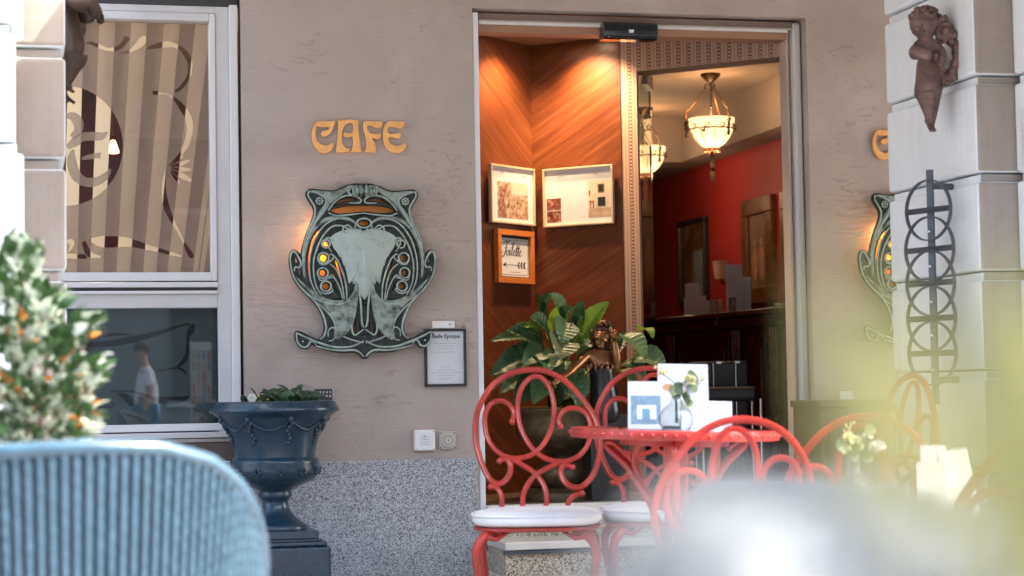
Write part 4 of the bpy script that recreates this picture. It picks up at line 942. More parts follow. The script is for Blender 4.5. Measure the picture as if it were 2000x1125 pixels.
for u in (-.12, -.02, .03): q_('print_line', u, u + .004, -.38, .2, mat('pale print', (.66, .67, .7), .6, var=0))
part('pane', bx(-w_ / 2 + .010, w_ / 2 - .010, -.0145, -.0135, -h_ / 2 + .010, h_ / 2 - .010), PGLASS, fb, None)
ft, w_, h_ = wall_frame('toilet_sign', 'orange framed Toilette sign with an arrow below the small photograph', 'sign', (965, 447), (1033, 556.5), c0, 50, uL, ORFR, .027, .03)
part('backing', bx(-w_ / 2 + .025, w_ / 2 - .025, -.012, -.003, -h_ / 2 + .025, h_ / 2 - .025), DARKREC, ft, None)
hw, hh = w_ / 2 - .033, h_ / 2 - .037
part('sheet', bx(-hw, hw, -.0135, -.012, -hh - .003, hh - .003), PAPER, ft, None)
def ribbon(name, pts, wd, y, m, parent, n=5, cl=False):
    P = smooth([(p[0], p[1], p[2] if len(p) > 2 else 1) for p in pts], cl, n); L = []; Rr = []
    for i, p in enumerate(P):
        a, b = P[max(0, i - 1)], P[min(len(P) - 1, i + 1)]; t = Vector((b.x - a.x, b.y - a.y)); t = t.normalized() if t.length > 1e-9 else Vector((1, 0)); nn = Vector((-t.y, t.x)) * wd * p.z / 2
        L.append((p.x + nn.x, y, p.y + nn.y)); Rr.append((p.x - nn.x, y, p.y - nn.y))
    k = len(L); mb = MB(); mb.add(L + Rr, [(i, i + 1, k + i + 1, k + i) for i in range(k - 1)])
    return part(name, mb, m, parent, None)
bd = .008; bw, bh = hw - .006, hh - .008
for sx_ in (-1, 1):
    part('border', bx(sx_ * bw - .001, sx_ * bw + .001, -.0141, -.0136, -bh + bd - .003, bh - bd - .003), INK, ft, None)
    part('border', bx(-bw + bd, bw - bd, -.0141, -.0136, sx_ * bh - .001 - .003, sx_ * bh + .001 - .003), INK, ft, None)
    for sz_ in (-1, 1):
        ribbon('border', [(sx_ * bw, sz_ * (bh - bd) - .003), (sx_ * (bw - .004), sz_ * (bh - bd) - .003), (sx_ * (bw - bd * .6), sz_ * (bh - bd * .6) - .003), (sx_ * (bw - bd), sz_ * (bh - .003) - .003), (sx_ * (bw - bd), sz_ * bh - .003)], .002, -.0139, INK, ft)
# script word, drawn stroke by stroke (x in letter units, slanted)
def script(strokes, ox, oz, s, wd, y, parent):
    for st_ in strokes: ribbon('script_stroke', [(ox + (p[0] + .2 * p[1]) * s, oz + p[1] * s * .95, p[2] if len(p) > 2 else 1) for p in st_], wd, y, INK, parent)
T = [[(-.1, 1.1, .6), (.1, 1.55, 1), (.35, 1.6, 1.2), (.7, 1.5, 1.2), (1.05, 1.68, .6)], [(.55, 1.5, 1), (.42, 1.0, 1.6), (.36, .4, 1.6), (.15, -.1, 1.2), (-.2, -.1, .8), (-.3, .2, .8), (-.05, .35, .6)], [(.2, .8, .5), (.7, .85, .7)]]
o_ = lambda x: [[(x + .22, .62, .6), (x + .02, .5, 1.3), (x - .02, .15, 1.5), (x + .16, 0, .8), (x + .36, .15, 1.2), (x + .38, .48, 1.2), (x + .22, .62, .7), (x + .5, .5, .5)]]
i_ = lambda x: [[(x, .4, .5), (x + .12, .62, 1.2), (x + .10, .15, 1.5), (x + .2, 0, .8), (x + .42, .3, .5)], [(x + .14, .84, 1.3), (x + .2, .9, 1.3)]]
l_ = lambda x: [[(x, .3, .5), (x + .2, .8, .7), (x + .26, 1.4, .9), (x + .16, 1.45, 1), (x + .10, .9, 1.6), (x + .12, .15, 1.5), (x + .22, 0, .8), (x + .42, .3, .5)]]
e_ = lambda x: [[(x, .25, .5), (x + .22, .42, .7), (x + .24, .62, .9), (x + .1, .62, 1), (x + .04, .3, 1.5), (x + .12, .02, 1.1), (x + .28, .02, .8), (x + .46, .3, .5)]]
t_ = lambda x: [[(x, .3, .5), (x + .18, 1.2, 1.3), (x + .12, .2, 1.6), (x + .22, 0, .8), (x + .42, .3, .5)], [(x - .02, .82, .7), (x + .4, .9, .9)]]
script(T + o_(.62) + i_(1.06) + l_(1.42) + e_(1.80) + t_(2.18) + t_(2.50) + e_(2.86), -hw * .80, hh * .06, .046, .0046, -.0140, ft)
ribbon('arrow_shaft', [(-hw * .62, -hh * .42), (hw * .75, -hh * .42)], .0022, -.0140, INK, ft)
part('arrow_head', filled([[(-hw * .82, -hh * .42), (-hw * .55, -hh * .30), (-hw * .62, -hh * .42), (-hw * .55, -hh * .54)]], .0004, 0, lambda u, v, q: (u, -.0140 - q, v)), INK, ft, None)
for k in range(3):
    for s_ in (-1, 1):
        x0 = hw * (.22 + .2 * k); part('arrow_feather', filled([[(x0, -hh * .42 + s_ * .003), (x0 + .011, -hh * .42 + s_ * .003), (x0 + .019, -hh * .42 + s_ * .016), (x0 + .008, -hh * .42 + s_ * .016)]], .0004, 0, lambda u, v, q: (u, -.0140 - q, v)), INK, ft, None)
txt('small_print', 'par ici  messieurs dames', .0085, .004, -hh * .78, -.0138, GREYINK, ft)
# ceiling spotlights
BRT = mat('lit spot lens', (1, .85, .6), .4, var=0, emit=(1, .74, .45), es=6)
def spot_down(px, py, tgt, power):
    p = at(px, py, Z=CEIL - .004)
    t = thing('ceiling_spotlight', 'recessed ceiling spotlight %s in the vestibule' % ('lighting the left veneer wall' if px < 1060 else 'lighting the right veneer wall'), 'spotlight', (p.x, p.y, CEIL), 0, 'vestibule spotlights')
    part('trim_ring', MB().tube([(.047 * math.cos(2 * PI * k / 28), .047 * math.sin(2 * PI * k / 28), -.002) for k in range(28)], .007, 8, True), WHITE, t, 180)
    part('lens', MB().lathe([(0, -.004), (.040, -.004), (.040, -.001), (0, -.001)], 24), BRT, t, 30)
    d = bpy.data.lights.new('spot_light', 'SPOT'); d.energy = power; d.color = (1, .68, .38); d.spot_size = R(112); d.spot_blend = .9; d.shadow_soft_size = .03
    o = bpy.data.objects.new('spot_light', d); COL.objects.link(o); o.location = (p.x, p.y, CEIL - .02)
    o.rotation_euler = (Vector(tgt) - o.location).to_track_quat('-Z', 'Y').to_euler(); return p
pa = spot_down(1017, 65, (0, 0, 0), 1); pb = spot_down(1124, 67, (0, 0, 0), 1)
for o in [x for x in bpy.data.objects if x.name.startswith('spot_light')]:
    left = abs(o.location.x - pa.x) < .01
    tg = on_line(985, 330, c0, 50) if left else on_line(1168, 330, c0, 133)
    tg.z = 2.0; o.data.energy = 10 if left else 18
    o.rotation_euler = (tg - o.location).to_track_quat('-Z', 'Y').to_euler()
# ---- glass door leaf, folded inwards
gj = meet(1253, EP, 133); ge = at(1275, 500, D=10.0); gtop = at(1275, 152, D=10.0).z
gu = (Vector((ge.x, ge.y)) - gj); gl_ = gu.length; gu.normalize()
gd = thing('glass_door', 'open frameless glass door leaf with green edge and metal corner fitting', 'glass door', (gj.x + gu.x * .02, gj.y + gu.y * .02, FL), math.atan2(gu.y, gu.x))
part('pane', bx(0, gl_ - .02, -.005, .005, .01, gtop - FL), m_glass('door glass', (.80, .86, .84), .7), gd, None)
part('pane_edge', bx(gl_ - .0198, gl_ - .012, -.0049, .0049, .01, gtop - FL - .001), mat('green glass edge', (.01, .055, .045), .15, var=.1), gd, None)
part('corner_fitting', bx(gl_ - .26, gl_ - .005, -.018, .018, gtop - FL - .06, gtop - FL + .012), ALU, gd, None, bevel=.003)
# ---- bronze urn, lily, statue
def m_bronze(name, lo, hi, rough=.3, metal=.8):
    m, t, b = newmat(name); v = coords(t); n = noise(t, 18, 5, .65, v)
    t.links.new(ramp(t, n, [(.35, lo), (.65, hi)]), b.inputs['Base Color']); b.inputs['Metallic'].default_value = metal; b.inputs['Roughness'].default_value = rough
    bumped(t, b, n, .1, .004); return m
OLIVEBR = m_bronze('aged bronze', (.07, .05, .025), (.16, .115, .06), .42, .5)
vc = at(1098, 800, Y=.33); vs_ = FPX / (vc - CAM).dot(AF); vz = lambda py: at(1098, py, Y=.33).z
vu = thing('bronze_urn', 'large aged bronze urn holding the lily in the doorway', 'urn', (vc.x, vc.y, 0))
vp = [(70, 800), (98, 794), (104, 797), (104, 802), (97, 808), (92, 822), (93, 836), (90, 848), (80, 860), (62, 871), (42, 880), (28, 887), (24, 893), (34, 900), (50, 910), (56, 922), (54, 936), (44, 948), (32, 958), (30, 964), (60, 972), (66, 980), (66, 990), (0, 990)]
part('bowl', MB().lathe([(r / vs_, vz(y)) for r, y in vp], 48), OLIVEBR, vu, 50)
part('soil', MB().lathe([(0, vz(806)), (96 / vs_, vz(806)), (96 / vs_, vz(802)), (0, vz(800))], 20), mat('dark soil', (.015, .011, .008), .95), vu, 30)
part('base', MB().lathe([(.0, FL), (.20, FL), (.20, FL + .03), (.15, FL + .05), (.145, vz(989)), (0, vz(989))], 40), OLIVEBR, vu, 40)
random.seed(5)
lily = thing('peace_lily', 'broad leaved peace lily growing from the bronze urn in the doorway', 'plant', (vc.x, vc.y, vz(800)))
def lp(px, py, Y): return at(px, py, Y=Y) - Vector((vc.x, vc.y, vz(800)))
# blade base px, tip px, width px, depth Y of blade middle, kind
LV = [((1062, 640), (1046, 572), 30, .42, 'd'), ((1050, 606), (1075, 570), 16, .40, 'd'), ((1098, 640), (1072, 574), 42, .36, 'd'), ((1120, 628), (1128, 592), 26, .40, 'd'),
      ((1084, 650), (1088, 598), 24, .28, 'l'), ((1130, 668), (1190, 590), 40, .30, 'l'), ((1125, 650), (1137, 585), 26, .34, 'd'), ((1075, 660), (1035, 622), 42, .30, 'd'),
      ((1105, 628), (1095, 672), 46, .14, 'd'), ((1098, 660), (1092, 702), 56, .08, 'p'), ((1060, 690), (955, 735), 50, .20, 'd'), ((1040, 668), (958, 668), 26, .26, 'd'),
      ((1062, 680), (988, 646), 36, .24, 'd'), ((1070, 650), (1020, 640), 22, .28, 'l'), ((1060, 665), (1000, 640), 30, .30, 'd'), ((1062, 690), (1020, 712), 40, .12, 'd'),
      ((1058, 694), (1075, 726), 42, .10, 'd'), ((1086, 694), (1062, 722), 36, .14, 'd'), ((1115, 690), (1155, 680), 40, .16, 'd'), ((1128, 655), (1112, 640), 26, .2, 'd'),
      ((1112, 725), (1130, 800), 44, .10, 'd'), ((1104, 705), (1108, 770), 40, .16, 'd'), ((1215, 655), (1262, 705), 44, .12, 'd'), ((1225, 650), (1208, 690), 22, .2, 'd'),
      ((1248, 645), (1275, 662), 26, .22, 'l'), ((1236, 700), (1300, 722), 48, .14, 'd'), ((1212, 712), (1262, 740), 36, .18, 'd'), ((1205, 725), (1240, 752), 34, .22, 'd'),
      ((1060, 720), (975, 770), 44, .30, 'd'), ((1050, 735), (1000, 800), 40, .24, 'd'), ((1070, 740), (1040, 790), 44, .20, 'd'), ((1080, 720), (1005, 740), 40, .36, 'd'),
      ((1110, 690), (1140, 640), 36, .44, 'd'), ((1085, 670), (1060, 640), 40, .44, 'd'), ((1130, 700), (1200, 660), 40, .46, 'd'), ((1100, 700), (1120, 660), 40, .42, 'd'), ((1050, 700), (1000, 690), 40, .40, 'd'),
      ((1020, 690), (965, 760), 30, .34, 'd'), ((1140, 720), (1160, 780), 36, .38, 'd'), ((1120, 740), (1090, 790), 40, .30, 'd'), ((1075, 655), (1120, 600), 34, .38, 'd'), ((1040, 700), (985, 705), 34, .3, 'd')]
PALE = m_leaf('faded variegated leaf', [(.12, .14, .05), (.22, .24, .10), (.30, .24, .10)], .35, .3)
for (b_, t_2, wpx, Y, kd) in LV:
    a = lp(*b_, Y + .05); c = lp(*t_2, Y - .07); m_ = (a + c) / 2 + Vector((random.uniform(-.01, .01), -.02, .035 if abs(b_[0] - t_2[0]) > 25 else .012))
    wd = wpx / vs_ * 1.15
    part('leaf', leaf_mesh(a, m_, c, wd, (random.uniform(-.3, .3), -.75, .55), .22, 8, 10, 26), {'d': LILY, 'l': LIME, 'p': PALE}[kd], lily, 180)
    root_ = Vector((random.uniform(-.06, .06), random.uniform(-.03, .03), 0))
    part('stalk', MB().tube([root_, (root_ + a) / 2 + Vector((0, 0, .03)), a], [.004, .003, .002], 5), LIME, lily, 180)
# statue
def sp(px, py, dy=0): return at(px, py, Y=.12 + dy) - STO
STO = at(1180, 800, Y=.12); STO.z = at(1180, 800, Y=.12).z
BRON = m_bronze('polished brown bronze', (.17, .075, .03), (.36, .17, .07), .33, .8); DRESS = m_bronze('black bronze dress', (.010, .010, .011), (.022, .022, .024), .28, .2); HAIRB = m_bronze('dark bronze hair', (.05, .022, .012), (.15, .065, .035), .34, .8)
stt = thing('bronze_statue', 'bronze statue of a woman in a black dress touching her hair beside the lily', 'statue', STO)
V = [sp(1180, 790), sp(1177, 750), sp(1174, 718), sp(1172, 698), sp(1171, 682), sp(1174, 662, -.02), sp(1180, 645, -.01),
     sp(1148, 692, -.01), sp(1128, 712, -.05), sp(1112, 728, -.08), sp(1078, 752, -.12),
     sp(1197, 697, .0), sp(1206, 722, -.04), sp(1204, 690, -.06), sp(1199, 664, -.05)]
ED = [(0, 1), (1, 2), (2, 3), (3, 4), (4, 5), (5, 6), (3, 7), (7, 8), (8, 9), (9, 10), (3, 11), (11, 12), (12, 13), (13, 14)]
RD = [(.07, .055), (.052, .042), (.064, .05), (.06, .04), .021, .036, .036, .026, .023, .019, .013, .026, .022, .019, .013]
part('body', skin(V, ED, RD, 2), BRON, stt, None)
part('dress', skin([sp(1183, 835), sp(1181, 792), sp(1178, 752), sp(1175, 722, -.006), sp(1175, 708, -.012)], [(0, 1), (1, 2), (2, 3), (3, 4)], [(.115, .08), (.10, .075), (.072, .058), (.078, .062), (.07, .05)], 2), DRESS, stt, None)
mb = MB()
for k in range(16): a = PI * 2 * k / 16; mb.tube([sp(1175 + 29 * math.cos(a), 711, -.012 + .06 * math.sin(a)), sp(1175 + 31 * math.cos(a), 722 + 4 * (k % 2), -.012 + .068 * math.sin(a))], [.008, .004], 5)
part('bodice_trim', mb, BRON, stt, 180)
mb = MB(); random.seed(3)
for k in range(90):
    a = random.uniform(0, 2 * PI); e = random.uniform(-.5, 1.45); r = .040
    p = sp(1180, 646, .004) + Vector((r * math.cos(a) * math.cos(e) * 1.05, r * math.sin(a) * math.cos(e), r * math.sin(e) * .95))
    if p.y < sp(1180, 646).y - .004 and p.z < sp(1180, 638).z: continue
    mb.ball(p, random.uniform(.006, .011), 6)
for k in range(26): mb.ball(sp(1158 + random.uniform(-4, 3), 648 + k * 1.5, .02 + random.uniform(-.02, .01)), random.uniform(.006, .011), 6)
for k in range(30): mb.ball(sp(1190 + random.uniform(-4, 4) - k * .1, 656 + k * 1.5, .0 + random.uniform(-.012, .015)), random.uniform(.005, .008), 6)
hr_ = part('hair', mb, HAIRB, stt, 180); hr_['kind'] = 'stuff'
part('hair', MB().ball(sp(1180, 644, .018), .045, 14, (1.05, .9, 1.0)), HAIRB, stt, 180)
mb = MB(); mb.tube([sp(1172, 652, -.052), sp(1170, 660, -.062)], [.003, .0055], 6); mb.ball(sp(1170, 661, -.060), .0055, 6); mb.ball(sp(1170, 669, -.053), .006, 8, (1.2, .7, .5)); mb.ball(sp(1171, 676, -.046), .009, 8)
mb.ball(sp(1164, 655, -.048), .0055, 6, (1.3, .6, .6)); mb.ball(sp(1178, 655, -.050), .0055, 6, (1.3, .6, .6)); mb.tube([sp(1160, 651, -.046), sp(1165, 649, -.053), sp(1169, 651, -.053)], .0022, 5); mb.tube([sp(1174, 651, -.054), sp(1179, 649, -.054), sp(1184, 652, -.047)], .0022, 5)
part('face_features', mb, BRON, stt, 180)
for hx, hy, hd, dirs in ((1199, 662, -.05, ((-7, -10), (-3, -16), (1, -18), (5, -15), (9, -6))), (1076, 753, -.12, ((-12, -2), (-14, 3), (-13, 7), (-10, 10), (-3, -8)))):
    for q, (dx, dy) in enumerate(dirs):
        a, b, c = sp(hx, hy, hd), sp(hx + dx * .6, hy + dy * .6, hd - .012), sp(hx + dx, hy + dy, hd - .004)
        part('finger', MB().tube([a, b, c], [.0055, .0045, .0032], 6), BRON, stt, 180)
part('base', bx(-.085, .085, -.07, .075, -STO.z + FL + .001, -.02), mat('black plinth', (.012, .011, .01), .35), stt, None, bevel=.004)

# ================================================================== SHOP INTERIOR
def chair_mesh_seat(): pass
SHADE = mat('alabaster bowl', (.8, .66, .46), .5, var=.12, vs=7, emit=(1, .58, .25), es=.40)
IRON = mat('antique lamp iron', (.05, .03, .018), .45, metal=.6, var=.2); IRONC = mat('copper leaf trim', (.35, .15, .06), .4, metal=.7, var=.2)
def pendant(label, c, zc, power):
    """c = centre of the bowl"""
    t = thing('pendant_lamp', label, 'pendant lamp', (c.x, c.y, c.z), .35, 'alabaster pendant lamps'); s = 3.24e-3 * .95   # metres per picture pixel in the tracing of the nearer lamp
    bw_ = [(0, -30), (14, -28), (26, -20), (35, -9), (41, 4), (44, 18), (45, 28), (43, 28), (41, 18), (36, 4), (28, -12), (0, -24)]
    part('bowl', MB().lathe([(r * s, z * s) for r, z in bw_], 40), SHADE, t, 60)
    part('finial', MB().lathe([(0, -98 * s), (2.6 * s, -96 * s), (4 * s, -84 * s), (4.6 * s, -44 * s), (3.6 * s, -36 * s), (7 * s, -32 * s), (0, -30 * s)], 14), IRON, t, 40)
    mb = MB()
    for k in range(10): a = 2 * PI * k / 10; mb.tube([(6 * s * math.cos(a), 6 * s * math.sin(a), -30 * s), (13 * s * math.cos(a), 13 * s * math.sin(a), -33 * s), (16 * s * math.cos(a), 16 * s * math.sin(a), -38 * s)], [2 * s, 3.4 * s, 1.4 * s], 6)
    part('leaf_collar', mb, IRONC, t, 180)
    for k in range(9):
        a = 2 * PI * k / 9; part('bowl_rib', MB().tube([(r * s * math.cos(a) * 1.02, r * s * math.sin(a) * 1.02, z * s) for r, z in ((8, -30), (26, -20.5), (35, -9.5), (41.5, 4))], .9 * s, 5), IRON, t, 180)
    part('bowl_band', MB().tube([(43 * s * math.cos(2 * PI * k / 40), 43 * s * math.sin(2 * PI * k / 40), (7 + 1.2 * math.sin(k * 2.2)) * s) for k in range(40)], 1.5 * s, 6, True), IRON, t, 180)
    for k in range(9):
        a0 = 2 * PI * (k + .5) / 9; part('scroll', MB().tube([(44 * s * math.cos(a0 + q * .13 * math.cos(j)), 44 * s * math.sin(a0 + q * .13 * math.cos(j)), (11 + 6 * math.sin(j)) * s) for q, j in [(1 - .06 * i, i * .7) for i in range(11)]], .9 * s, 5), IRON, t, 180)
    part('rod', MB().tube([(0, 0, 95 * s), (0, 0, zc)], 2.2 * s, 8).tube([(0, 0, 98 * s), (0, 0, 112 * s), (0, 0, 124 * s)], [2 * s, 4.6 * s, 2.5 * s], 10), IRON, t, 60)
    part('canopy', MB().lathe([(0, zc - .05), (.02, zc - .05), (.06, zc - .012), (.062, zc - .001), (0, zc - .001)], 24), IRON, t, 40)
    part('stem', MB().tube([(0, 0, 96 * s), (0, 0, 24 * s)], 1.3 * s, 6).ball((0, 0, 52 * s), 3 * s, 8).ball((0, 0, 82 * s), 3.2 * s, 8), IRON, t, 180)
    for k in range(3):
        a = 2 * PI * k / 3 + .55; f = lambda r, z: (r * s * math.cos(a), r * s * math.sin(a), z * s)
        part('hook', MB().tube([f(2, 92), f(7, 97), f(12, 93), f(11, 88), f(9, 89)], 1.4 * s, 6), IRON, t, 180)
        part('arm', MB().tube([f(11, 88), f(45, 46), f(50, 44), f(51, 32), f(50, 22)], [1.1 * s, 1.2 * s, 1.3 * s, 1.3 * s, 1.2 * s], 6), IRONC, t, 180)
        mb = MB(); random.seed(k)
        for j in range(22): z = 22 - j * 1.4; mb.ball(f(50 + random.uniform(-5, 5) * (1 - j / 24), z), random.uniform(2, 3.2) * s, 6)
        part('grape_cluster', mb, IRON, t, 180)
    mb = MB()
    for j in range(16): a = .0 + 2 * PI * (j % 3) / 3 + 1.6; mb.ball((44.5 * s * math.cos(a) + random.uniform(-3, 3) * s, 44.5 * s * math.sin(a) + random.uniform(-3, 3) * s, random.uniform(-4, 16) * s), 2.6 * s, 6)
    part('grape_cluster', mb, IRON, t, 180)
    lamp_light('pendant_light', (c.x, c.y, c.z + .10), power * .35, (1, .66, .36), .06); lamp_light('pendant_light', (c.x, c.y, c.z - .22), power * .75, (1, .68, .40), .05); return t
l1 = at(1390, 260, D=12.0); pendant('alabaster bowl pendant lamp hanging in the middle of the inner doorway', l1, CZ - l1.z, 2.7)
l2 = at(1260, 313, D=13.4); pendant('alabaster bowl pendant lamp seen behind the glass door leaf', l2, CZ - l2.z, 2.3)
# smaller lamp in the window room
l3 = at(221, 288, D=10.4); wlmp = thing('window_lamp', 'small glowing glass lamp inside the room behind the etched window', 'lamp', l3)
part('shade', MB().lathe([(0, .04), (.012, .036), (.02, .012), (.031, -.022), (.028, -.03), (0, -.02)], 18, sq=lambda a: 1 + .08 * math.sin(8 * a)), mat('lit glass shade', (.8, .6, .4), .4, var=.2, vs=40, emit=(1, .50, .20), es=1.3), wlmp, 60)
part('arm', MB().tube([(0, 0, .06), (0, 0, CZ - l3.z)], .004, 6), IRON, wlmp, 180)
lamp_light('blind_backlight', (-.15, 1.25, 2.72), 11, (1, .86, .66), .15); lamp_light('blind_backlight', (.35, 1.3, .95), 6, (1, .86, .66), .15)  # added lights without a fitting, set behind the blind to brighten it
# counter / sideboard
WOODD = mat('dark polished wood', (.035, .014, .008), .3, var=.4, vs=9, coat=.3); WOODT = mat('reddish counter top', (.10, .032, .016), .28, var=.3, vs=6, coat=.3)
kr, kl = at(1546, 598, Z=1.31), at(1240, 627, Z=1.31); ku = Vector((kr.x - kl.x, kr.y - kl.y)); KL = ku.length; ku.normalize()
ct = thing('sideboard', 'dark carved wooden sideboard standing along the red wall', 'sideboard', (kl.x, kl.y, FL), math.atan2(ku.y, ku.x)); zk = 1.31 - FL
# local x runs from far-left to near-right, local y points away from the viewer (to the red wall)
part('top', bx(-.1, KL + .3, -.03, .5, zk - .028, zk), WOODT, ct, None, bevel=.006)
part('cornice', bx(-.08, KL + .3, .0, .48, zk - .09, zk - .03), WOODD, ct, None, bevel=.01)
part('carcass', bx(-.08, KL + .3, .05, .48, .0, zk - .092), WOODD, ct, None)
REDCOL = mat('mahogany column', (.17, .05, .022), .28, var=.3, vs=12, coat=.3)
for f_ in (.22, .64, .86):
    x = KL * f_
    for dx in (-.03, .0, .03): part('column', MB().lathe([(0, .05), (.013, .05), (.013, .10), (.009, .12), (.010, zk - .2), (.014, zk - .16), (.013, zk - .10), (0, zk - .1)], 12, (x + dx, .035, 0)), REDCOL, ct, 60)
for a, b in ((-.03, .19), (.25, .60), (.68, .82), (.90, 1.1)):
    x0, x1 = KL * a + .02, KL * b - .02
    part('door_panel', bx(x0, x1, .036, .052, .1, zk - .14), WOODD, ct, None, bevel=.006); part('panel_moulding', MB().tube([(x0 + .04, .034, .16), (x1 - .04, .034, .16), (x1 - .04, .034, zk - .2), ((x0 + x1) / 2, .034, zk - .165), (x0 + .04, .034, zk - .2)], .006, 6, True), REDCOL, ct, 60)
for f_ in (.60, .93): part('hook', MB().tube([(KL * f_, -.032, zk - .02), (KL * f_, -.036, zk - .06), (KL * f_, -.05, zk - .07), (KL * f_, -.052, zk - .055)], .003, 6), CHROME, ct, 180)
# leaflets and objects on the sideboard
def on_top(px, off=.12): q = meet(px, (kl.x, kl.y), math.degrees(math.atan2(ku.x, ku.y))); n = Vector((-ku.y, ku.x)); return Vector((q.x + n.x * off, q.y + n.y * off, 1.3105))
WARMPAP = mat('lamp warmed menu paper', (.80, .70, .60), .6, var=.04)  # warm lamp light on the white leaflets is put into the paper colour
def stand_cards(name, label, cards, cat, off=.12, rz=.1, rowm=WARMPAP):
    px = sum((c[0] + c[1]) / 2 for c in cards) / len(cards); o = on_top(px, off); D = (o - CAM).dot(AF); s = D / FPX
    t = thing(name, label, cat, o, -.3)
    for i, (x0, x1, h, y) in enumerate(cards):
        w_ = (x1 - x0) * s; xc = ((x0 + x1) / 2 - px) * s
        part('card', MB().box(xc - w_ / 2, xc + w_ / 2, y, y + .002, .0, h * s, Matrix.Rotation(-.06, 4, 'X')), rowm, t, None)
    return t, s
t, s = stand_cards('leaflet_holder', 'group of white menu leaflets standing at the left of the sideboard top', [(1300, 1328, 68, .05), (1322, 1340, 42, .02), (1335, 1348, 32, .0), (1297, 1306, 40, .06)], 'leaflets')
for k in range(6): part('print_line', bx(-.06, -.02, .040 - .002, .0405 - .002, .04 + k * .025, .042 + k * .025), GREYINK, t, None)
t, s = stand_cards('leaflet_holder', 'white leaflets with one dark photo card standing mid sideboard', [(1379, 1412, 98, .06), (1402, 1427, 72, .03), (1380, 1403, 50, .0)], 'leaflets')
for k in range(7): part('print_line', bx(-.035, .0, .0565, .0572, .10 + k * .018, .1025 + k * .018), GREYINK, t, None)
for k in range(8): part('print_line', bx(.02, .05, .0262, .0270, .03 + k * .018, .0325 + k * .018), GREYINK, t, None)
part('dark_photo', bx(-.05, -.01, -.006, -.0015, .005, .085), PH2, t, None)
o = on_top(1362, .1); t = thing('book_row', 'two upright small books between the leaflet groups', 'books', o, -.3)
for k in range(2): part('book', bx(-.02 + k * .035, .008 + k * .035, 0, .09, 0, .085), mat('tan book', (.5, .32, .22), .5, var=.2), t, None, bevel=.002)
o = on_top(1497, .1); tag(link('shell_dish', MB().lathe([(0, 0), (.02, 0), (.055, .022), (.05, .024), (0, .006)], 16, sq=lambda a: 1 + .12 * math.sin(7 * a)).mesh('d'), mat('shell', (.6, .4, .3), .4)), 'small pale shell dish at the right of the sideboard', 'dish').location = o
# pictures on the red wall
def red_pic(name, label, l, r_, top, bot, m, inner, arch=False, t=.05, cat='picture'):
    a, b = at(l, top, X=XR - .03), at(r_, top, X=XR - .03); a2 = at(l, bot, X=XR - .03)
    y0, y1 = sorted((a.y, b.y)); z1 = (a.z + b.z) / 2; z0 = a2.z
    root = thing(name, label, cat, (XR - .001, (y0 + y1) / 2, (z0 + z1) / 2), -PI / 2); w_, h = y1 - y0, z1 - z0
    hframe(root, w_, h, t, .04, m, 0, .008); part('canvas', bx(-w_ / 2 + t * .9, w_ / 2 - t * .9, -.02, -.002, -h / 2 + t * .9, h / 2 - t * .9), inner, root, None)
    return root, w_, h
PAINT1 = m_photo('dark landscape painting', [(.3, (.03, .012, .008)), (.5, (.13, .06, .03)), (.62, (.25, .14, .07)), (.75, (.1, .07, .05))], 7)
PAINT2 = m_photo('brown portrait ground', [(.3, (.10, .04, .015)), (.55, (.20, .09, .035)), (.75, (.28, .14, .06))], 6)
GILT = mat('worn gilt frame', (.18, .075, .025), .4, metal=.3, var=.35, vs=14)
r1, w_, h = red_pic('wall_picture', 'black framed dark picture far back on the red wall', 1324, 1376, 428, 600, BLKFR, PAINT1, t=.035)
part('pale_figure', bx(w_ * .02, w_ * .34, -.024, -.0205, -h * .48, h * .12), mat('blue grey paint', (.2, .25, .3), .5, var=.25, vs=8), r1, None)
r2, w_, h = red_pic('wall_picture', 'gilt framed portrait of two pale figures on the red wall', 1448, 1506, 386, 598, GILT, PAINT2, t=.11)
def oval(cx, cz, rx, rz): return [(cx + rx * math.cos(2 * PI * k / 24), cz + rz * math.sin(2 * PI * k / 24)) for k in range(24)]
skinp = mat('painted flesh', (.42, .22, .12), .5, var=.25, vs=12); 
part('painted_arch', filled([[(-w_ * .26, -h * .42), (w_ * .26, -h * .42), (w_ * .26, h * .22)] + [(w_ * .26 * math.cos(PI * k / 14), h * .22 + h * .12 * math.sin(PI * k / 14)) for k in range(15)] + [(-w_ * .26, h * .22)]], .002, 0, lambda u, v, q: (u, -.022 - q, v)), mat('arched ground', (.22, .12, .06), .5, var=.3, vs=6), r2, None)
for cx in (-.1, .12):
    part('painted_figure', filled([oval(cx * w_, -h * .12, w_ * .09, h * .16)], .002, 0, lambda u, v, q: (u, -.025 - q, v)), skinp, r2, None)
    part('painted_head', filled([oval(cx * w_, h * .08, w_ * .05, h * .035)], .002, 0, lambda u, v, q: (u, -.026 - q, v)), skinp, r2, None)
r3, w_, h = red_pic('wall_picture', 'carved wooden frame cut off by the right door post', 1524, 1580, 366, 600, GILT, PAINT1, t=.12)
# wall light shade behind leaflets
a = at(1409, 527, X=XR - .12); sc_ = thing('wall_shade_lamp', 'unlit pale fabric shade lamp on the red wall behind the leaflets', 'lamp', (a.x, a.y, a.z))
ss = (a - CAM).dot(AF) / FPX
part('shade', MB().lathe([(13 * ss, -18 * ss), (17 * ss, 17 * ss), (16 * ss, 17 * ss), (12 * ss, -18 * ss)], 20), mat('fabric shade', (.45, .3, .24), .8), sc_, 60); part('bracket', MB().tube([(0, 0, -18 * ss), (0, 0, -26 * ss), (.11, 0, -26 * ss)], .008, 8), IRON, sc_, 180)
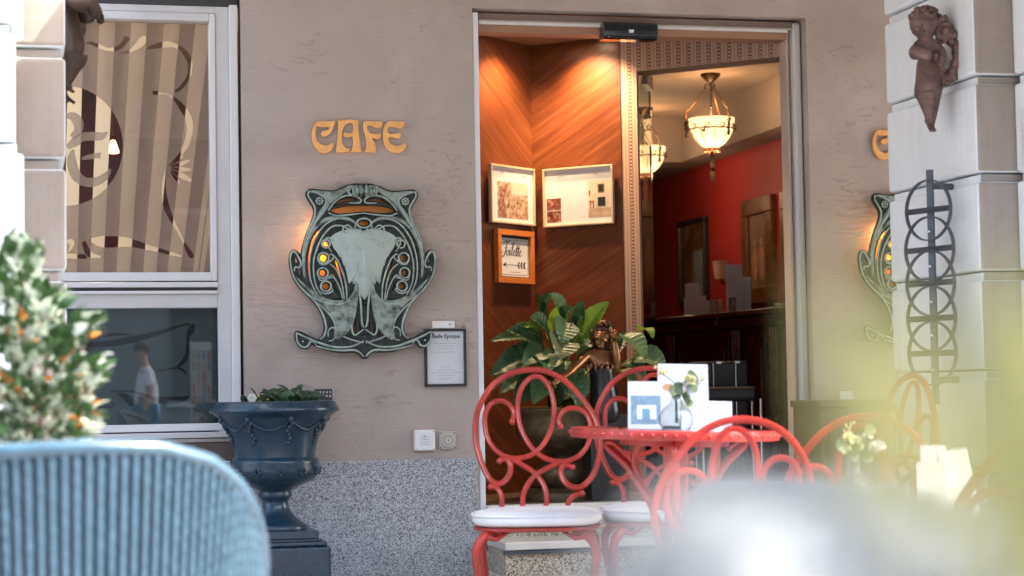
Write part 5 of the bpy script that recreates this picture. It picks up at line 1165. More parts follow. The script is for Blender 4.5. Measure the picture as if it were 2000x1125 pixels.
# dark leather chair at the sideboard
b0, b1 = at(1392, 706, D=9.75), at(1460, 702, D=9.75)
dc = thing('leather_chair', 'black leather chair with chrome legs in front of the sideboard', 'chair', ((b0.x + b1.x) / 2, (b0.y + b1.y) / 2, FL), -.2)
zb = b0.z - FL; LEATH = mat('black leather', (.010, .010, .011), .32, var=.2, bump=.1)
part('backrest', bx(-.21, .09, -.03, .03, zb - .42, zb), LEATH, dc, None, bevel=.015); part('seat', bx(-.20, .085, -.30, .0, .42, .49), LEATH, dc, None, bevel=.02)
for x in (-.18, .10):
    for y in (-.28, -.02): part('leg', MB().tube([(x, y, 0), (x, y, .43)], .011, 8), CHROME, dc, 60)
for x in (-.09, .02): part('back_tube', MB().tube([(x, -.045, .3), (x, -.045, zb - .01)], .006, 8), CHROME, dc, 60)
for x in (-.06, .03): part('back_stud', MB().box(x - .012, x + .012, -.036, -.028, zb - .012, zb - .03 + .03), CHROME, dc, None)
# ================================================================== RED CHAIRS
CS = 1 / 3.75 / 572.
def cc(x, y): return ((x - 478) * CS, 0, .47 + (1060 - y) * CS * 1.075)
HOOP = [(190, 702), (232, 690), (268, 725), (270, 780), (245, 830), (205, 860), (160, 862), (110, 825), (60, 730), (18, 600), (8, 480), (22, 370), (62, 275), (150, 160), (280, 85), (430, 60), (565, 78), (700, 150), (820, 275), (905, 400), (948, 540), (940, 690), (890, 815), (805, 893), (725, 892), (672, 850), (650, 785), (672, 742), (725, 745)]
LOOP = [(288, 425), (302, 370), (270, 310), (205, 278), (135, 295), (88, 360), (82, 460), (110, 560), (175, 640), (270, 684), (375, 682), (465, 645), (545, 560), (596, 440), (606, 310), (575, 190), (520, 122), (470, 108), (415, 128), (355, 205), (330, 320), (345, 450), (400, 570), (475, 655), (570, 705), (680, 716), (780, 682), (855, 605), (882, 505), (866, 410), (815, 355), (745, 338), (680, 358), (640, 415), (655, 468)]
CROSS1 = [(275, 690), (370, 740), (460, 800), (522, 885), (540, 970), (525, 1075)]; CROSS2 = [(640, 722), (540, 765), (455, 812), (392, 885), (362, 965), (365, 1075)]
FOOT1 = [(122, 882), (168, 895), (202, 955), (204, 1060)]; FOOT2 = [(808, 938), (745, 958), (702, 1010), (712, 1080)]
PROF = [(.0095, 0), (.0085, .005), (.004, .0075), (0, .0055), (-.004, .0075), (-.0085, .005), (-.0095, 0), (-.0085, -.006), (0, -.008), (.0085, -.006)]
def make_chair():
    t = thing('garden_chair', 'x', 'chair')
    tilt = Matrix.Translation((0, .19, .47)) @ Matrix.Rotation(R(-9), 4, 'X') @ Matrix.Translation((0, 0, -.47))
    def curve(name, pts, balls=(), k=1.0):
        mb = MB(); P = [Vector(cc(p.x, p.y)) for p in smooth(pts, False, 5)]
        mb.sweep(P, (0, -1, 0), [(u * k, w_ * k) for u, w_ in PROF])
        for b_ in balls: mb.ball(cc(*b_), .0115, 12)
        me = mb.mesh(name); me.transform(tilt); part(name, me, REDPAINT, t, 50)
    curve('back_hoop', HOOP, ((190, 705), (738, 755)), 1.12); curve('back_scroll', LOOP, ((290, 428), (656, 470)), .98)
    curve('back_cross', CROSS1); curve('back_cross', CROSS2); curve('back_foot', FOOT1, ((122, 885),)); curve('back_foot', FOOT2, ((805, 940),))
    sq = lambda a: (abs(math.cos(a)) ** 3.2 + abs(math.sin(a)) ** 3.2) ** (-1 / 3.2)
    part('cushion', MB().lathe([(0, .438), (.185, .438), (.208, .444), (.219, .457), (.217, .472), (.205, .483), (.17, .489), (.08, .491), (0, .491)], 48, sq=lambda a: min(1.14, sq(a))), CUSH, t, 70)
    part('piping', MB().tube([(.2195 * min(1.14, sq(2 * PI * k / 64)) * math.cos(2 * PI * k / 64), .2195 * min(1.14, sq(2 * PI * k / 64)) * math.sin(2 * PI * k / 64), .476) for k in range(64)], .0035, 6, True), CUSH, t, 180)
    part('seat_ring', MB().lathe([(0, .425), (.20, .423), (.214, .428), (.214, .436), (.20, .4375), (0, .4375)], 40, sq=lambda a: min(1.12, sq(a))), REDPAINT, t, 50)
    for sx_, sy in ((-1, -1), (1, -1), (-1, 1), (1, 1)):
        P = smooth([(sx_ * .13, sy * .13, .425), (sx_ * .175, sy * .175, .405), (sx_ * .198, sy * .195, .36), (sx_ * .192, sy * .19, .28), (sx_ * .178, sy * .176, .18), (sx_ * .178, sy * .176, .08), (sx_ * .20, sy * .20, .018), (sx_ * .215, sy * .215, .008)], False, 4)
        n_ = len(P); rr = [.019 - .0085 * min(1, i / (n_ * .6)) + (.004 if i > n_ - 6 else 0) for i in range(n_)]
        mb = MB().tube(P, rr, 10)
        for z in (.33, .315, .30, .285, .27): q = min(P, key=lambda v: abs(v.z - z)); mb.ball((q.x + sx_ * -.002, q.y - sy * -.011, z), .0058, 6)
        part('leg', mb, REDPAINT, t, 180)
        part('leg_bracket', MB().tube([(sx_ * .172, sy * .172, .41), (sx_ * .13, sy * .172, .40), (sx_ * .09, sy * .172, .424)], [.011, .008, .006], 8), REDPAINT, t, 180)
    return t
def place_at(px, D): p = at(px, 900, D=D); return p.x, p.y
ch = make_chair(); RG = 'red scrolled garden chairs'
ch.name = 'garden_chair'
cam_yaw = 13.83
def set_chair(o, px, D, z, rz, label): x, y = place_at(px, D); o.location = (x, y, z); o.rotation_euler = (0, 0, R(rz)); o['label'] = label; o['group'] = RG; return o
# local -y faces the viewer when rz = -cam_yaw
set_chair(ch, 1047, 6.78, .015, -16, 'red scroll-backed chair with its whole back and white cushion in view by the steps')
set_chair(copy_tree(ch), 1297, 6.95, .015, -12, 'red chair behind the red-edged table, its back partly hidden by the white cards')
set_chair(copy_tree(ch), 1402, 5.75, -.15, 170, 'red chair seen from behind, directly in front of the red-edged table')
set_chair(copy_tree(ch), 1655, 5.85, -.15, 164, 'red chair back framing the round flower vase')
c5 = set_chair(copy_tree(ch), 1650, 6.75, -.03, -89, 'red chair turned sideways against the right stone pier under the iron rings')
set_chair(copy_tree(ch), 2025, 4.35, -.15, 160, 'red chair cut off at the right edge of the photo behind the pale leaf')
# ================================================================== TABLES
TOPD = mat('dark table slats', (.045, .04, .04), .3, var=.2, coat=.2)
tc_ = at(1318, 850, D=6.2); zT = .778; TR = .323
tbl = thing('bistro_table', 'round red edged bistro table carrying three white cards and a flower vase', 'table', (tc_.x, tc_.y, 0))
tbl.rotation_euler = (0, 0, -R(cam_yaw + 4))
tilt_ = Matrix.Translation((0, 0, zT)) @ Matrix.Rotation(R(2.0), 4, 'Y') @ Matrix.Translation((0, 0, -zT))
def tpart(nm, mb, m, sm=40, **k):
    me = mb.mesh(nm); me.transform(tilt_); return part(nm, me, m, tbl, sm, **k)
tpart('rim', MB().lathe([(TR - .014, zT - .030), (TR, zT - .028), (TR + .004, zT - .014), (TR, zT), (TR - .014, zT + .001), (TR - .016, zT - .028)], 72), REDPAINT)
for k in range(9):
    x0 = -TR + .02 + k * (2 * TR - .04) / 9; x1 = x0 + (2 * TR - .04) / 9 - .005
    y0, y1 = [math.sqrt(max(0, (TR - .0165) ** 2 - x * x)) for x in (x0, x1)]
    tpart('slat', MB().prism([(x0, -y0), (x1, -y1), (x1, y1), (x0, y0)], zT - .014, zT - .003), TOPD, None)
mb = MB()
for k in range(60): mb.ball(((TR + .003) * math.cos(2 * PI * k / 60), (TR + .003) * math.sin(2 * PI * k / 60), zT - .014), .0062, 6)
q_b = tpart('rim_beading', mb, REDPAINT, 180); q_b['kind'] = 'stuff'
PZ = mat('iron table leg red', (.36, .022, .014), .35, var=.25, coat=.2)
tpart('under_ring', MB().lathe([(.10, zT - .05), (.17, zT - .05), (.17, zT - .031), (.10, zT - .031)], 32), PZ)
for k in range(3):
    a = 2 * PI * k / 3 + .5; f = lambda r, z: (r * math.cos(a), r * math.sin(a), z)
    part('table_leg', MB().tube(smooth([f(.12, zT - .04), f(.15, zT - .10), f(.10, zT - .22), f(.045, zT - .36), f(.05, .28), f(.14, .10), f(.27, .014)], False, 5), .012, 8), PZ, tbl, 180)
    part('scroll_bracket', MB().tube(smooth([f(.03, zT - .24), f(.10, zT - .21), f(.17, zT - .12), f(.25, zT - .055), f(.23, zT - .042), f(.19, zT - .07)], False, 5), [.02 - .0005 * i for i in range(26)], 8), PZ, tbl, 180)
for sx_ in (-1, 1): part('post', MB().tube([(sx_ * .027, 0, .2), (sx_ * .027, 0, zT - .04)], .011, 8), PZ, tbl, 60)
PRB = m_photo('pale blue print', [(.3, (.30, .38, .45)), (.5, (.16, .27, .36)), (.62, (.40, .46, .50)), (.75, (.22, .32, .40))], 16)
GOLDI = mat('gold print', (.55, .50, .30), .5, var=0)
def tent_card(label, px0, px1, pyt, pyb, D, rz, tiltz=0, content=None, group='white cards on the table'):
    a, b, c = at(px0, pyb, D=D), at(px1, pyb, D=D), at((px0 + px1) / 2, pyt, D=D)
    mid = (a + b) / 2; w_ = (b - a).length; h = c.z - mid.z
    t = thing('table_card', label, 'card', mid, R(rz - cam_yaw), group); t.rotation_euler.y = tiltz
    mt = Matrix.Rotation(-.20, 4, 'X'); mt2 = Matrix.Translation((0, .20 * h * 2, 0)) @ Matrix.Rotation(.20, 4, 'X')
    part('front_leaf', MB().box(-w_ / 2, w_ / 2, -.001, .001, 0, h, mt), PAPER, t, None); part('rear_leaf', MB().box(-w_ / 2, w_ / 2, -.001, .001, .002, h, mt2), PAPER, t, None)
    def pr(nm, u0, u1, v0, v1, m, lay=1): part(nm, MB().box(u0 * w_, u1 * w_, -.0010 - .0006 * lay, -.0008, v0 * h, v1 * h, mt), m, t, None)
    if content: content(pr)
    return t
def cA(pr):
    pr('print_photo', -.42, .42, .10, .70, PRB, 1); pr('print_photo', -.25, .3, .2, .5, mat('print white cup', (.7, .74, .78), .5, var=.1), 2); pr('print_photo', -.1, .12, .2, .42, mat('print blue', (.2, .36, .5), .5, var=.3, vs=40), 3)
def cB(pr):
    for k in range(8): pr('print_letter', -.44 + k * .035, -.425 + k * .035, .60, .66, GOLDI, 1)
    pr('print_band', -.5, .5, .0, .06, mat('card dark band', (.05, .07, .10), .5), 1)
def cC(pr):
    for k in range(9): pr('print_line', -.30 + (k % 3) * .05, -.285 + (k % 3) * .05, .25 + (k // 3) * .13, .31 + (k // 3) * .13, GOLDI, 1)
    for u, v in ((.25, .8), (.3, .82), (.38, .66), (.40, .62)): pr('print_mark', u, u + .03, v, v + .05, mat('print slate', (.25, .28, .34), .5), 1)
tent_card('white card with a pale blue photo print standing at the left of the table', 1227, 1296, 743, 838, 6.36, -2, .02, cA)
tent_card('largest white card standing behind the flowers with small gold lettering', 1287, 1386, 708, 840, 6.40, 4, .03, cB)
tent_card('low wide white card at the right of the table with tiny grey marks', 1330, 1431, 782, 846, 6.17, 4, .04, cC)
VASEG = m_glass('vase glass', (.93, .95, .95), 2.0, .02)
def m_clear():
    m, t, b = newmat('clear blown glass'); b.inputs['Base Color'].default_value = (1, 1, 1, 1); b.inputs['Roughness'].default_value = .02; b.inputs['Transmission Weight'].default_value = 1; b.inputs['IOR'].default_value = 1.35
    return m
CLEAR = m_clear(); EUC = m_leaf('eucalyptus leaf', [(.09, .14, .06), (.17, .23, .10), (.25, .30, .16)], .5, .3); PEACH = m_leaf('peach petal', [(.72, .42, .20), (.78, .52, .28)], .5, .4); CREAMP = m_leaf('cream yellow petal', [(.75, .70, .35), (.80, .76, .48)], .5, .4)
def vase(label, px, pyb, D, s, items, group='glass flower vases'):
    o = at(px, pyb, D=D); t = thing('flower_vase', label, 'vase', o, 0, group)
    prof = [(0, .001), (.030, .001), (.048, .012), (.060, .034), (.060, .055), (.046, .078), (.024, .094), (.0155, .110), (.016, .150), (.020, .160), (.0175, .160), (.014, .150), (.0135, .110), (.022, .093), (.044, .076), (.057, .054), (.057, .035), (.045, .014), (0, .006)]
    part('glass', MB().lathe([(r * s, z * s) for r, z in prof], 40), VASEG, t, 70)
    return t
def bouquet(label, px, pyb, D, items, cat='flowers', group='small bouquets in the vases'):
    o = at(px, pyb, D=D); t = thing('bouquet', label, cat, o, 0, group); k = D / FPX
    for (x, y, w_, h_, m, kind) in items:
        c = at(x, y, D=D) - o + Vector((0, random.uniform(-.03, .03), 0))
        part('stem', MB().tube([(random.uniform(-.004, .004), 0, .03), (0, 0, .15), c], [.0022, .002, .0015], 5), EUC, t, 180)
        if kind == 'leaf':
            part('leaf', leaf_mesh(c - Vector((w_ * k * .5, 0, 0)), c + Vector((0, -.005, .004)), c + Vector((w_ * k * .5, 0, h_ * k * .1)), h_ * k, (0, -1, .25), .12, 0, 4, 8), m, t, 180)
        elif kind == 'bloom':
            mb = MB()
            for q in range(12):
                a = random.uniform(0, 2 * PI); e = random.uniform(-.6, 1.2); d = Vector((math.cos(a) * math.cos(e), math.sin(a) * math.cos(e), math.sin(e)))
                lm = leaf_mesh(c, c + d * w_ * k * .35 + Vector((0, 0, .003)), c + d * w_ * k * .55, w_ * k * .5, (d.y, -d.x, .4), .3, 0, 4, 5); mb.add([v.co for v in lm.vertices], [tuple(p.vertices) for p in lm.polygons]); bpy.data.meshes.remove(lm)
            part('flower', mb.mesh('flower', False), m, t, 180)
        else:
            mb = MB()
            for q in range(9): mb.ball(c + Vector((random.uniform(-.5, .5) * w_ * k, random.uniform(-.01, .01), random.uniform(-.5, .5) * h_ * k)), w_ * k * .16, 6)
            part('berry_sprig', mb, m, t, 180)
    return t
random.seed(9)
vase('glass flower vase on the red edged table before the white cards', 1322, 845, 6.16, .95, [])
bouquet('bouquet of peach and pale green flowers before the white cards', 1322, 845, 6.16, [(1305, 758, 26, 14, PEACH, 'leaf'), (1343, 744, 26, 26, CREAMP, 'bloom'), (1352, 742, 24, 34, EUC, 'leaf'), (1325, 760, 28, 24, EUC, 'leaf'), (1340, 762, 26, 26, PETAL, 'bloom'), (1342, 776, 16, 34, EUC, 'leaf'), (1322, 772, 22, 24, EUC, 'leaf'), (1348, 788, 18, 16, EUC, 'leaf'), (1283, 724, 22, 18, CREAMP, 'sprig'), (1368, 742, 16, 14, CREAMP, 'sprig'), (1300, 728, 18, 8, CREAMP, 'sprig'), (1312, 765, 20, 20, EUC, 'leaf'), (1350, 755, 18, 30, EUC, 'leaf')])
# second table, on the street level
D2 = 5.1; v2 = at(1667, 1000, D=D2); ztab = v2.z - .0
t2 = thing('dark_table', 'dark glossy table holding the round vase and white menus', 'table', (v2.x + .12, v2.y - .05, -.15), R(-20)); zt2_ = ztab + .15
part('top', MB().lathe([(0, zt2_ - .022), (.36, zt2_ - .022), (.37, zt2_ - .012), (.36, zt2_ - .001), (0, zt2_ - .001)], 56, sq=lambda a: min(1.25, (abs(math.cos(a)) ** 5 + abs(math.sin(a)) ** 5) ** (-1 / 5))), mat('dark brown lacquer', (.05, .022, .018), .16, var=.15, coat=.4), t2, 40)
part('column', MB().lathe([(0, .02), (.22, .02), (.22, .035), (.05, .06), (.028, .12), (.028, zt2_ - .05), (.09, zt2_ - .024), (0, zt2_ - .023)], 24), STEELDK, t2, 40)
vase('round glass flower vase on the dark table at the right', 1667, 1001, D2, 1.02, [])
bouquet('yellow and white flower bunch in the round vase on the dark table', 1667, 1001, D2, [(1638, 872, 26, 26, EUC, 'leaf'), (1650, 857, 24, 22, CREAMP, 'bloom'), (1660, 838, 20, 26, CREAMP, 'sprig'), (1672, 866, 28, 24, CREAMP, 'bloom'), (1688, 842, 26, 22, EUC, 'leaf'), (1698, 852, 22, 20, PETAL, 'bloom'), (1708, 877, 36, 30, PETAL, 'bloom'), (1666, 892, 24, 26, EUC, 'leaf'), (1689, 896, 26, 22, EUC, 'leaf'), (1655, 880, 24, 14, CREAMP, 'sprig'), (1680, 872, 22, 24, EUC, 'leaf'), (1700, 838, 16, 14, CREAMP, 'sprig'), (1665, 850, 16, 24, CREAMP, 'sprig')])
def cD(pr):
    for k in range(7): pr('print_line', -.3, .1 + .1 * (k % 3), .12 + k * .05, .135 + k * .05, GREYINK, 1)
tent_card('tall white menu card on the dark table', 1806, 1856, 868, 1008, 4.95, 4, .03, cD, 'white menus on the dark table')
tent_card('low white menu card at the left of its pair on the dark table', 1797, 1850, 902, 1010, 4.85, -6, .0, cD, 'white menus on the dark table')
tent_card('tilted white menu card on the dark table beside the olive chair', 1855, 1915, 876, 1006, 4.9, 10, -.1, cD, 'white menus on the dark table')
# ================================================================== CABINET RIGHT OF THE DOOR
ca, cb = at(1598, 782, Y=-.35), at(1736, 782, Y=-.35)
CABW = mat('olive brown cabinet wood', (.12, .085, .04), .5, var=.25, vs=9)
cab = thing('wall_cabinet', 'low brown wooden cabinet against the plaster right of the door', 'cabinet', ((ca.x + cb.x) / 2, -.19, 0)); cw = (cb.x - ca.x) / 2; czt = ca.z
part('carcass', bx(-cw + .012, cw - .012, -.15, .165, .02, czt - .03), CABW, cab, None, bevel=.004); part('top', bx(-cw, cw, -.17, .168, czt - .03, czt), CABW, cab, None, bevel=.005)
part('door_panel', bx(-cw + .05, cw - .05, -.16, -.15, .10, czt - .09), CABW, cab, None, bevel=.004)
part('side_post', bx(cw - .05, cw - .008, -.168, -.151, .02, czt - .03), mat('light brown post', (.30, .16, .06), .5, var=.15), cab, None)
p = at(1655, 778, Y=-.3); fd = thing('folded_napkin', 'small folded white paper standing on the brown cabinet', 'paper', (p.x, -.3, czt))
part('front_leaf', MB().add([(-.03, -.01, 0), (.03, -.02, 0), (.008, 0, .055), (-.006, 0, .045)], [(0, 1, 2, 3)]) or MB().box(-.03, .03, -.002, .0, 0, .04, Matrix.Rotation(-.4, 4, 'X')), PAPER, fd, None); part('rear_leaf', MB().box(-.025, .03, 0, .002, 0, .03, Matrix.Translation((0, .03, 0)) @ Matrix.Rotation(.5, 4, 'X')), PAPER, fd, None)
# ================================================================== STONE PIERS
SEAM = [.955 + .348 * k for k in range(-3, 11)]
def pier(name, label, blocks, core):
    t = thing(name, label, 'stone pier', (core[0][0], core[0][2], 0)); o = Vector((core[0][0], core[0][2], 0))
    mb = MB()
    for c in core: mb.box(c[0] - o.x, c[1] - o.x, c[2] - o.y, c[3] - o.y, -.16, 5.8)
    part('core', mb, MORTAR, t, None)
    random.seed(4)
    for (x0, x1, y0, y1, jx) in blocks:
        for i, z in enumerate(SEAM):
            if z > 3.6: continue
            dx = jx[i % len(jx)] if jx else 0
            ob = part('stone_block', bx(x0 - o.x, x1 + dx - o.x, y0 - o.y, y1 - o.y, max(z, -.159), z + .348 - .035), SIDEST, t, None, bevel=.012)
            jb = part('joint_course', bx(x0 + .02 - o.x, x1 + dx - .02 - o.x, y0 + .02 - o.y, y1 - o.y - .01, z + .312, z + .341), SIDEST, t, None, bevel=.003); jb.data.materials.append(BEIGE_ST)
            for p in jb.data.polygons:
                if p.normal.y < -.9 and not (jx and len(jx) > 1): p.material_index = 1
            ob.data.materials.append(BEIGE_ST)
            for p in ob.data.polygons:
                if p.normal.y < -.9 and not (jx and len(jx) > 1): p.material_index = 1  # front faces go beige, except on the left pilaster; the others stay pale
    return t
YRF = -2.0
fx = at(1986, 400, Y=YRF).x
pr_ = pier('stone_pier', 'pale stone pier at the right carrying the cherub and iron rings', [(3.276, fx + .25, YRF, -1.25, None), (fx, fx + .9, -2.95, YRF - .002, None)], [(3.331, fx + .8, YRF + .055, -1.29), (fx + .055, fx + .85, -2.90, YRF + .02)])
YLF = -2.1
lx0, lx1 = at(61, 400, Y=YLF).x, at(129, 400, Y=YLF).x
lw = at(47, 400, Y=-2.5).x; lw2 = at(31, 400, Y=-2.5).x
pier('stone_pier', 'stone pier at the left edge with a brown front return', [(lx0 - .3, lx1, YLF, -1.35, None), (-.9, lw, -2.5, YLF - .06, (0, lw2 - lw, 0, 0.0))], [(lx0 - .3, lx1 - .055, YLF + .055, -1.40), (-.88, lw - .055, -2.45, YLF + .02)])
# ---- cherub
CHER = m_bronze('rusty terracotta bronze', (.105, .062, .052), (.22, .135, .115), .55, .25)
CD = 7.2; CO = at(1822, 140, D=CD)
def cp(px, py, w_=0): return at(px, py, D=CD) - CO - AF * w_
def cherub():
    t = thing('cherub_figure', 'rust brown winged cherub figure fixed high on the right stone pier', 'figure', CO, 0, 'cherubs on the stone piers')
    V = [cp(1812, 168), cp(1814, 140), cp(1812, 112), cp(1806, 92), cp(1806, 76), cp(1803, 52, .02), cp(1806, 36, .01),
         cp(1790, 98, .03), cp(1780, 112, .06), cp(1776, 100, .08), cp(1792, 112, .09), cp(1812, 118, .09),
         cp(1828, 96, .02), cp(1836, 116, .04), cp(1822, 122, .08),
         cp(1806, 184, .02), cp(1810, 208, .02), cp(1814, 232, .01), cp(1811, 238, .03), cp(1820, 186, .0), cp(1818, 214, -.005), cp(1818, 244, -.005), cp(1818, 256, .02)]
    Ed = [(0, 1), (1, 2), (2, 3), (3, 4), (4, 5), (5, 6), (3, 7), (7, 8), (8, 9), (9, 10), (10, 11), (3, 12), (12, 13), (13, 14), (0, 15), (15, 16), (16, 17), (17, 18), (0, 19), (19, 20), (20, 21), (21, 22)]
    Rd = [.050, .048, .046, .042, .027, .056, .054, .031, .027, .024, .024, .022, .031, .028, .023, .044, .028, .015, .010, .043, .030, .016, .010]
    part('body', skin(V, Ed, Rd, 2), CHER, t, None)
    mb = MB(); random.seed(8)
    for k in range(70):
        a = random.uniform(0, 2 * PI); e = random.uniform(-.25, 1.5); r = .056
        d = AX * math.cos(a) * math.cos(e) * r + (-AD) * math.sin(e) * r * .9 - AF * math.sin(a) * math.cos(e) * r
        if (d.dot(AF) < -.025 and e < .25): continue
        mb.ball(cp(1807, 42) + d, random.uniform(.008, .013), 6)
    for k in range(12): mb.ball(cp(1783 + 2 * (k % 3), 42 + k * 1.6, .03), .008, 6)
    part('head', MB().ball(cp(1804, 46, .005), .052, 14, (1, 1.05, 1.12)), CHER, t, 180)
    part('curls', mb, CHER, t, 180)
    mb = MB(); mb.tube([cp(1796, 48, .05), cp(1793, 56, .062)], [.004, .008], 6); mb.ball(cp(1796, 64, .052), .009, 8, (1.2, 1, .6)); mb.ball(cp(1790, 50, .045), .006, 6); mb.ball(cp(1803, 50, .055), .006, 6); mb.ball(cp(1788, 59, .042), .012, 8); mb.ball(cp(1806, 60, .048), .014, 8)
    part('face_features', mb, CHER, t, 180)
    for (a0, b0) in (((1826, 66), (1848, 28)), ((1828, 72), (1846, 38)), ((1830, 78), (1846, 46)), ((1832, 84), (1846, 54)), ((1834, 60), (1862, 52))):
        lm = leaf_mesh(cp(*a0), cp((a0[0] + b0[0]) / 2 + 3, (a0[1] + b0[1]) / 2, .03), cp(*b0), .042, tuple(-AF), .3, 0, 4, 8, 'feather'); so = part('wing_feather', lm, CHER, t, 180)
        q = so.modifiers.new('th', 'SOLIDIFY'); q.thickness = .008
    mb = MB(); random.seed(2)                                     # garland arching down behind the hip
    for p in smooth([(1846, 62), (1858, 74), (1868, 92), (1872, 110), (1868, 128), (1860, 142), (1850, 152), (1842, 156)], False, 5):
        for q in range(4): mb.ball(cp(p.x + random.uniform(-6, 6), p.y + random.uniform(-4, 4), random.uniform(0, .02)), random.uniform(.012, .021), 6)
    for p in smooth([(1832, 118), (1836, 134), (1838, 150), (1846, 162)], False, 4):
        for q in range(2): mb.ball(cp(p.x + random.uniform(-4, 4), p.y + random.uniform(-4, 4), .02), random.uniform(.008, .014), 6)
    part('garland', mb, CHER, t, 180)
    mb = MB(); [mb.tube(smooth([cp(1794 + 6 * k, 170 - k, .03), cp(1800 + 4 * k, 184 - 2 * k, .045), cp(1810 + 3 * k, 190 - 4 * k, .04), cp(1828 + k, 186 - 6 * k, .02)], False, 4), .010, 6) for k in range(4)]
    part('drapery', mb, CHER, t, 180)
    for fx_, fy, sg in ((1810, 236, -1), (1818, 252, 1)):
        for k in range(4): part('toe', MB().tube([cp(fx_ + (k - 1.5) * 2.6, fy, .02), cp(fx_ + (k - 1.5) * 3.4, fy + 6 - .8 * abs(k - 1.5), .034)], [.0055, .004], 6), CHER, t, 180)
    for hx, hy in ((1812, 118), (1822, 122)):
        for k in range(5): part('finger', MB().tube([cp(hx, hy - 4 + k * 2, .09), cp(hx + 7, hy - 6 + k * 2.6, .10), cp(hx + 12, hy - 3 + k * 2, .088)], [.006, .005, .004], 6), CHER, t, 180)
    part('mount', MB().tube([cp(1826, 120, -.01), cp(1846, 118, -.10)], .012, 8), CHER, t, 60)
    return t
che = cherub()
# the left cherub is the same casting mirrored on the facing side of the left pier
lc = at(131, 70, Y=-1.78); cl_ = copy_tree(che, 'shade-darkened cherub figure in silhouette on the inner side of the left pier', (lx1 + .012, -1.8, at(150, 78, Y=-1.8).z + .035), (0, 0, R(88)), None, (1.12, 1.12, 1.12))
CHER_SHADE = m_bronze('shaded brown bronze', (.035, .018, .012), (.075, .042, .03), .5, .3)  # darker copy of the cherub bronze, with the shade put into its colour
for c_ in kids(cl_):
    c_.data = c_.data.copy(); c_.data.materials[0] = CHER_SHADE
# ---- iron ring rack
RD_ = 7.16; rb = at(1822, 560, D=RD_); dv_ = Vector((.345, -.938, 0)); nv = Vector((-.938, -.345, 0))
zr = lambda y: at(1822, y, D=RD_).z
rk = thing('ring_rack', 'dark iron wall rack of five linked rings hanging on the right pier', 'ring rack', (rb.x, rb.y, 0))
part('upright_bar', MB().box(-.012, .012, -.004, .004, zr(790), zr(330), Matrix(((dv_.x * .9 + .3, nv.x, 0, 0), (dv_.y * .9 + .1, nv.y, 0, 0), (0, 0, 1, 0), (0, 0, 0, 1)))), STEELDK, rk, None)
for yc, ry in ((410, 59), (487, 64), (553, 63), (622, 63), (690, 62)):
    z0 = zr(yc); r = ry / (FPX / RD_)
    P = [dv_ * (r * math.cos(2 * PI * k / 44)) + Vector((0, 0, z0 + r * math.sin(2 * PI * k / 44))) + nv * .012 for k in range(44)]
    part('ring', MB().sweep(P, nv, [(-.0025, -.007), (.0025, -.007), (.0025, .007), (-.0025, .007)], True), STEELDK, rk, 40)
    part('cross_bar', MB().tube([dv_ * -r + Vector((0, 0, z0)) + nv * .012, dv_ * r + Vector((0, 0, z0)) + nv * .012], .0105, 4), STEELDK, rk, None)
for y in (452, 520, 590, 655, 722): part('bolt', MB().ball(Vector((0, 0, zr(y))) + nv * .012, .007, 8), CHROME, rk, 180)
for y in (362, 742): part('wall_bracket', MB().tube([Vector((0, 0, zr(y))), Vector((3.276 - rb.x, .02, zr(y)))], .012, 6), STEELDK, rk, None)
# ---- torn poster on the next pilaster
pa_, pb_ = at(1992, 214, X=fx - .002), at(2040, 328, X=fx - .002)
po = thing('poster', 'faded torn paper poster on the stone pilaster at the right edge', 'poster', (fx - .001, pa_.y, (pa_.z + pb_.z) / 2))
ph = (pa_.z - pb_.z) / 2
part('sheet', bx(-.003, 0, -.3, .0, -ph, ph), PAPER, po, None)
part('print', bx(-.0036, -.003, -.29, -.012, -ph + .01, ph * .55), m_photo('poster print', [(.35, (.62, .4, .3)), (.5, (.7, .66, .6)), (.62, (.35, .4, .5)), (.72, (.7, .68, .62))], 34), po, None)

# ================================================================== BUSH
BL = [m_leaf('bush leaf', [(.022, .055, .018), (.06, .12, .04), (.15, .22, .11)], .16, .25), m_leaf('bush leaf sunlit', [(.34, .41, .27), (.60, .64, .58)], .2, .3), m_leaf('bush leaf orange', [(.45, .12, .02), (.55, .26, .03)], .4, .4)]  # the pale leaves paint in the sun sparkles on the foliage
BD = 4.45; bc = at(52, 700, D=BD); bush = thing('potted_shrub', 'leafy potted shrub with some orange leaves before the left pier', 'shrub', (bc.x, bc.y, -.15))
random.seed(21)
lm0 = [leaf_mesh((0, 0, 0), (.010, 0, .008), (.034, 0, -.002), .017, (0, 0, 1), .2, 0, 2, 5) for _ in range(3)]
for me, m_ in zip(lm0, BL): me.materials.append(m_); me.polygons.foreach_set('use_smooth', [True] * len(me.polygons))
CL = [(12, 545, 55), (45, 520, 34), (62, 590, 46), (95, 640, 36), (30, 640, 55), (100, 600, 26), (150, 652, 34), (172, 640, 22), (20, 720, 60), (75, 700, 40), (120, 720, 34), (165, 742, 26), (192, 722, 18), (60, 780, 50), (120, 790, 40), (155, 815, 32), (10, 800, 50), (60, 850, 60), (120, 860, 40), (150, 850, 24), (35, 500, 24), (60, 910, 60), (10, 900, 55)]
big = MB(); big2 = MB(); big3 = MB(); cnt = 0
bo = Vector((bc.x, bc.y, -.15))
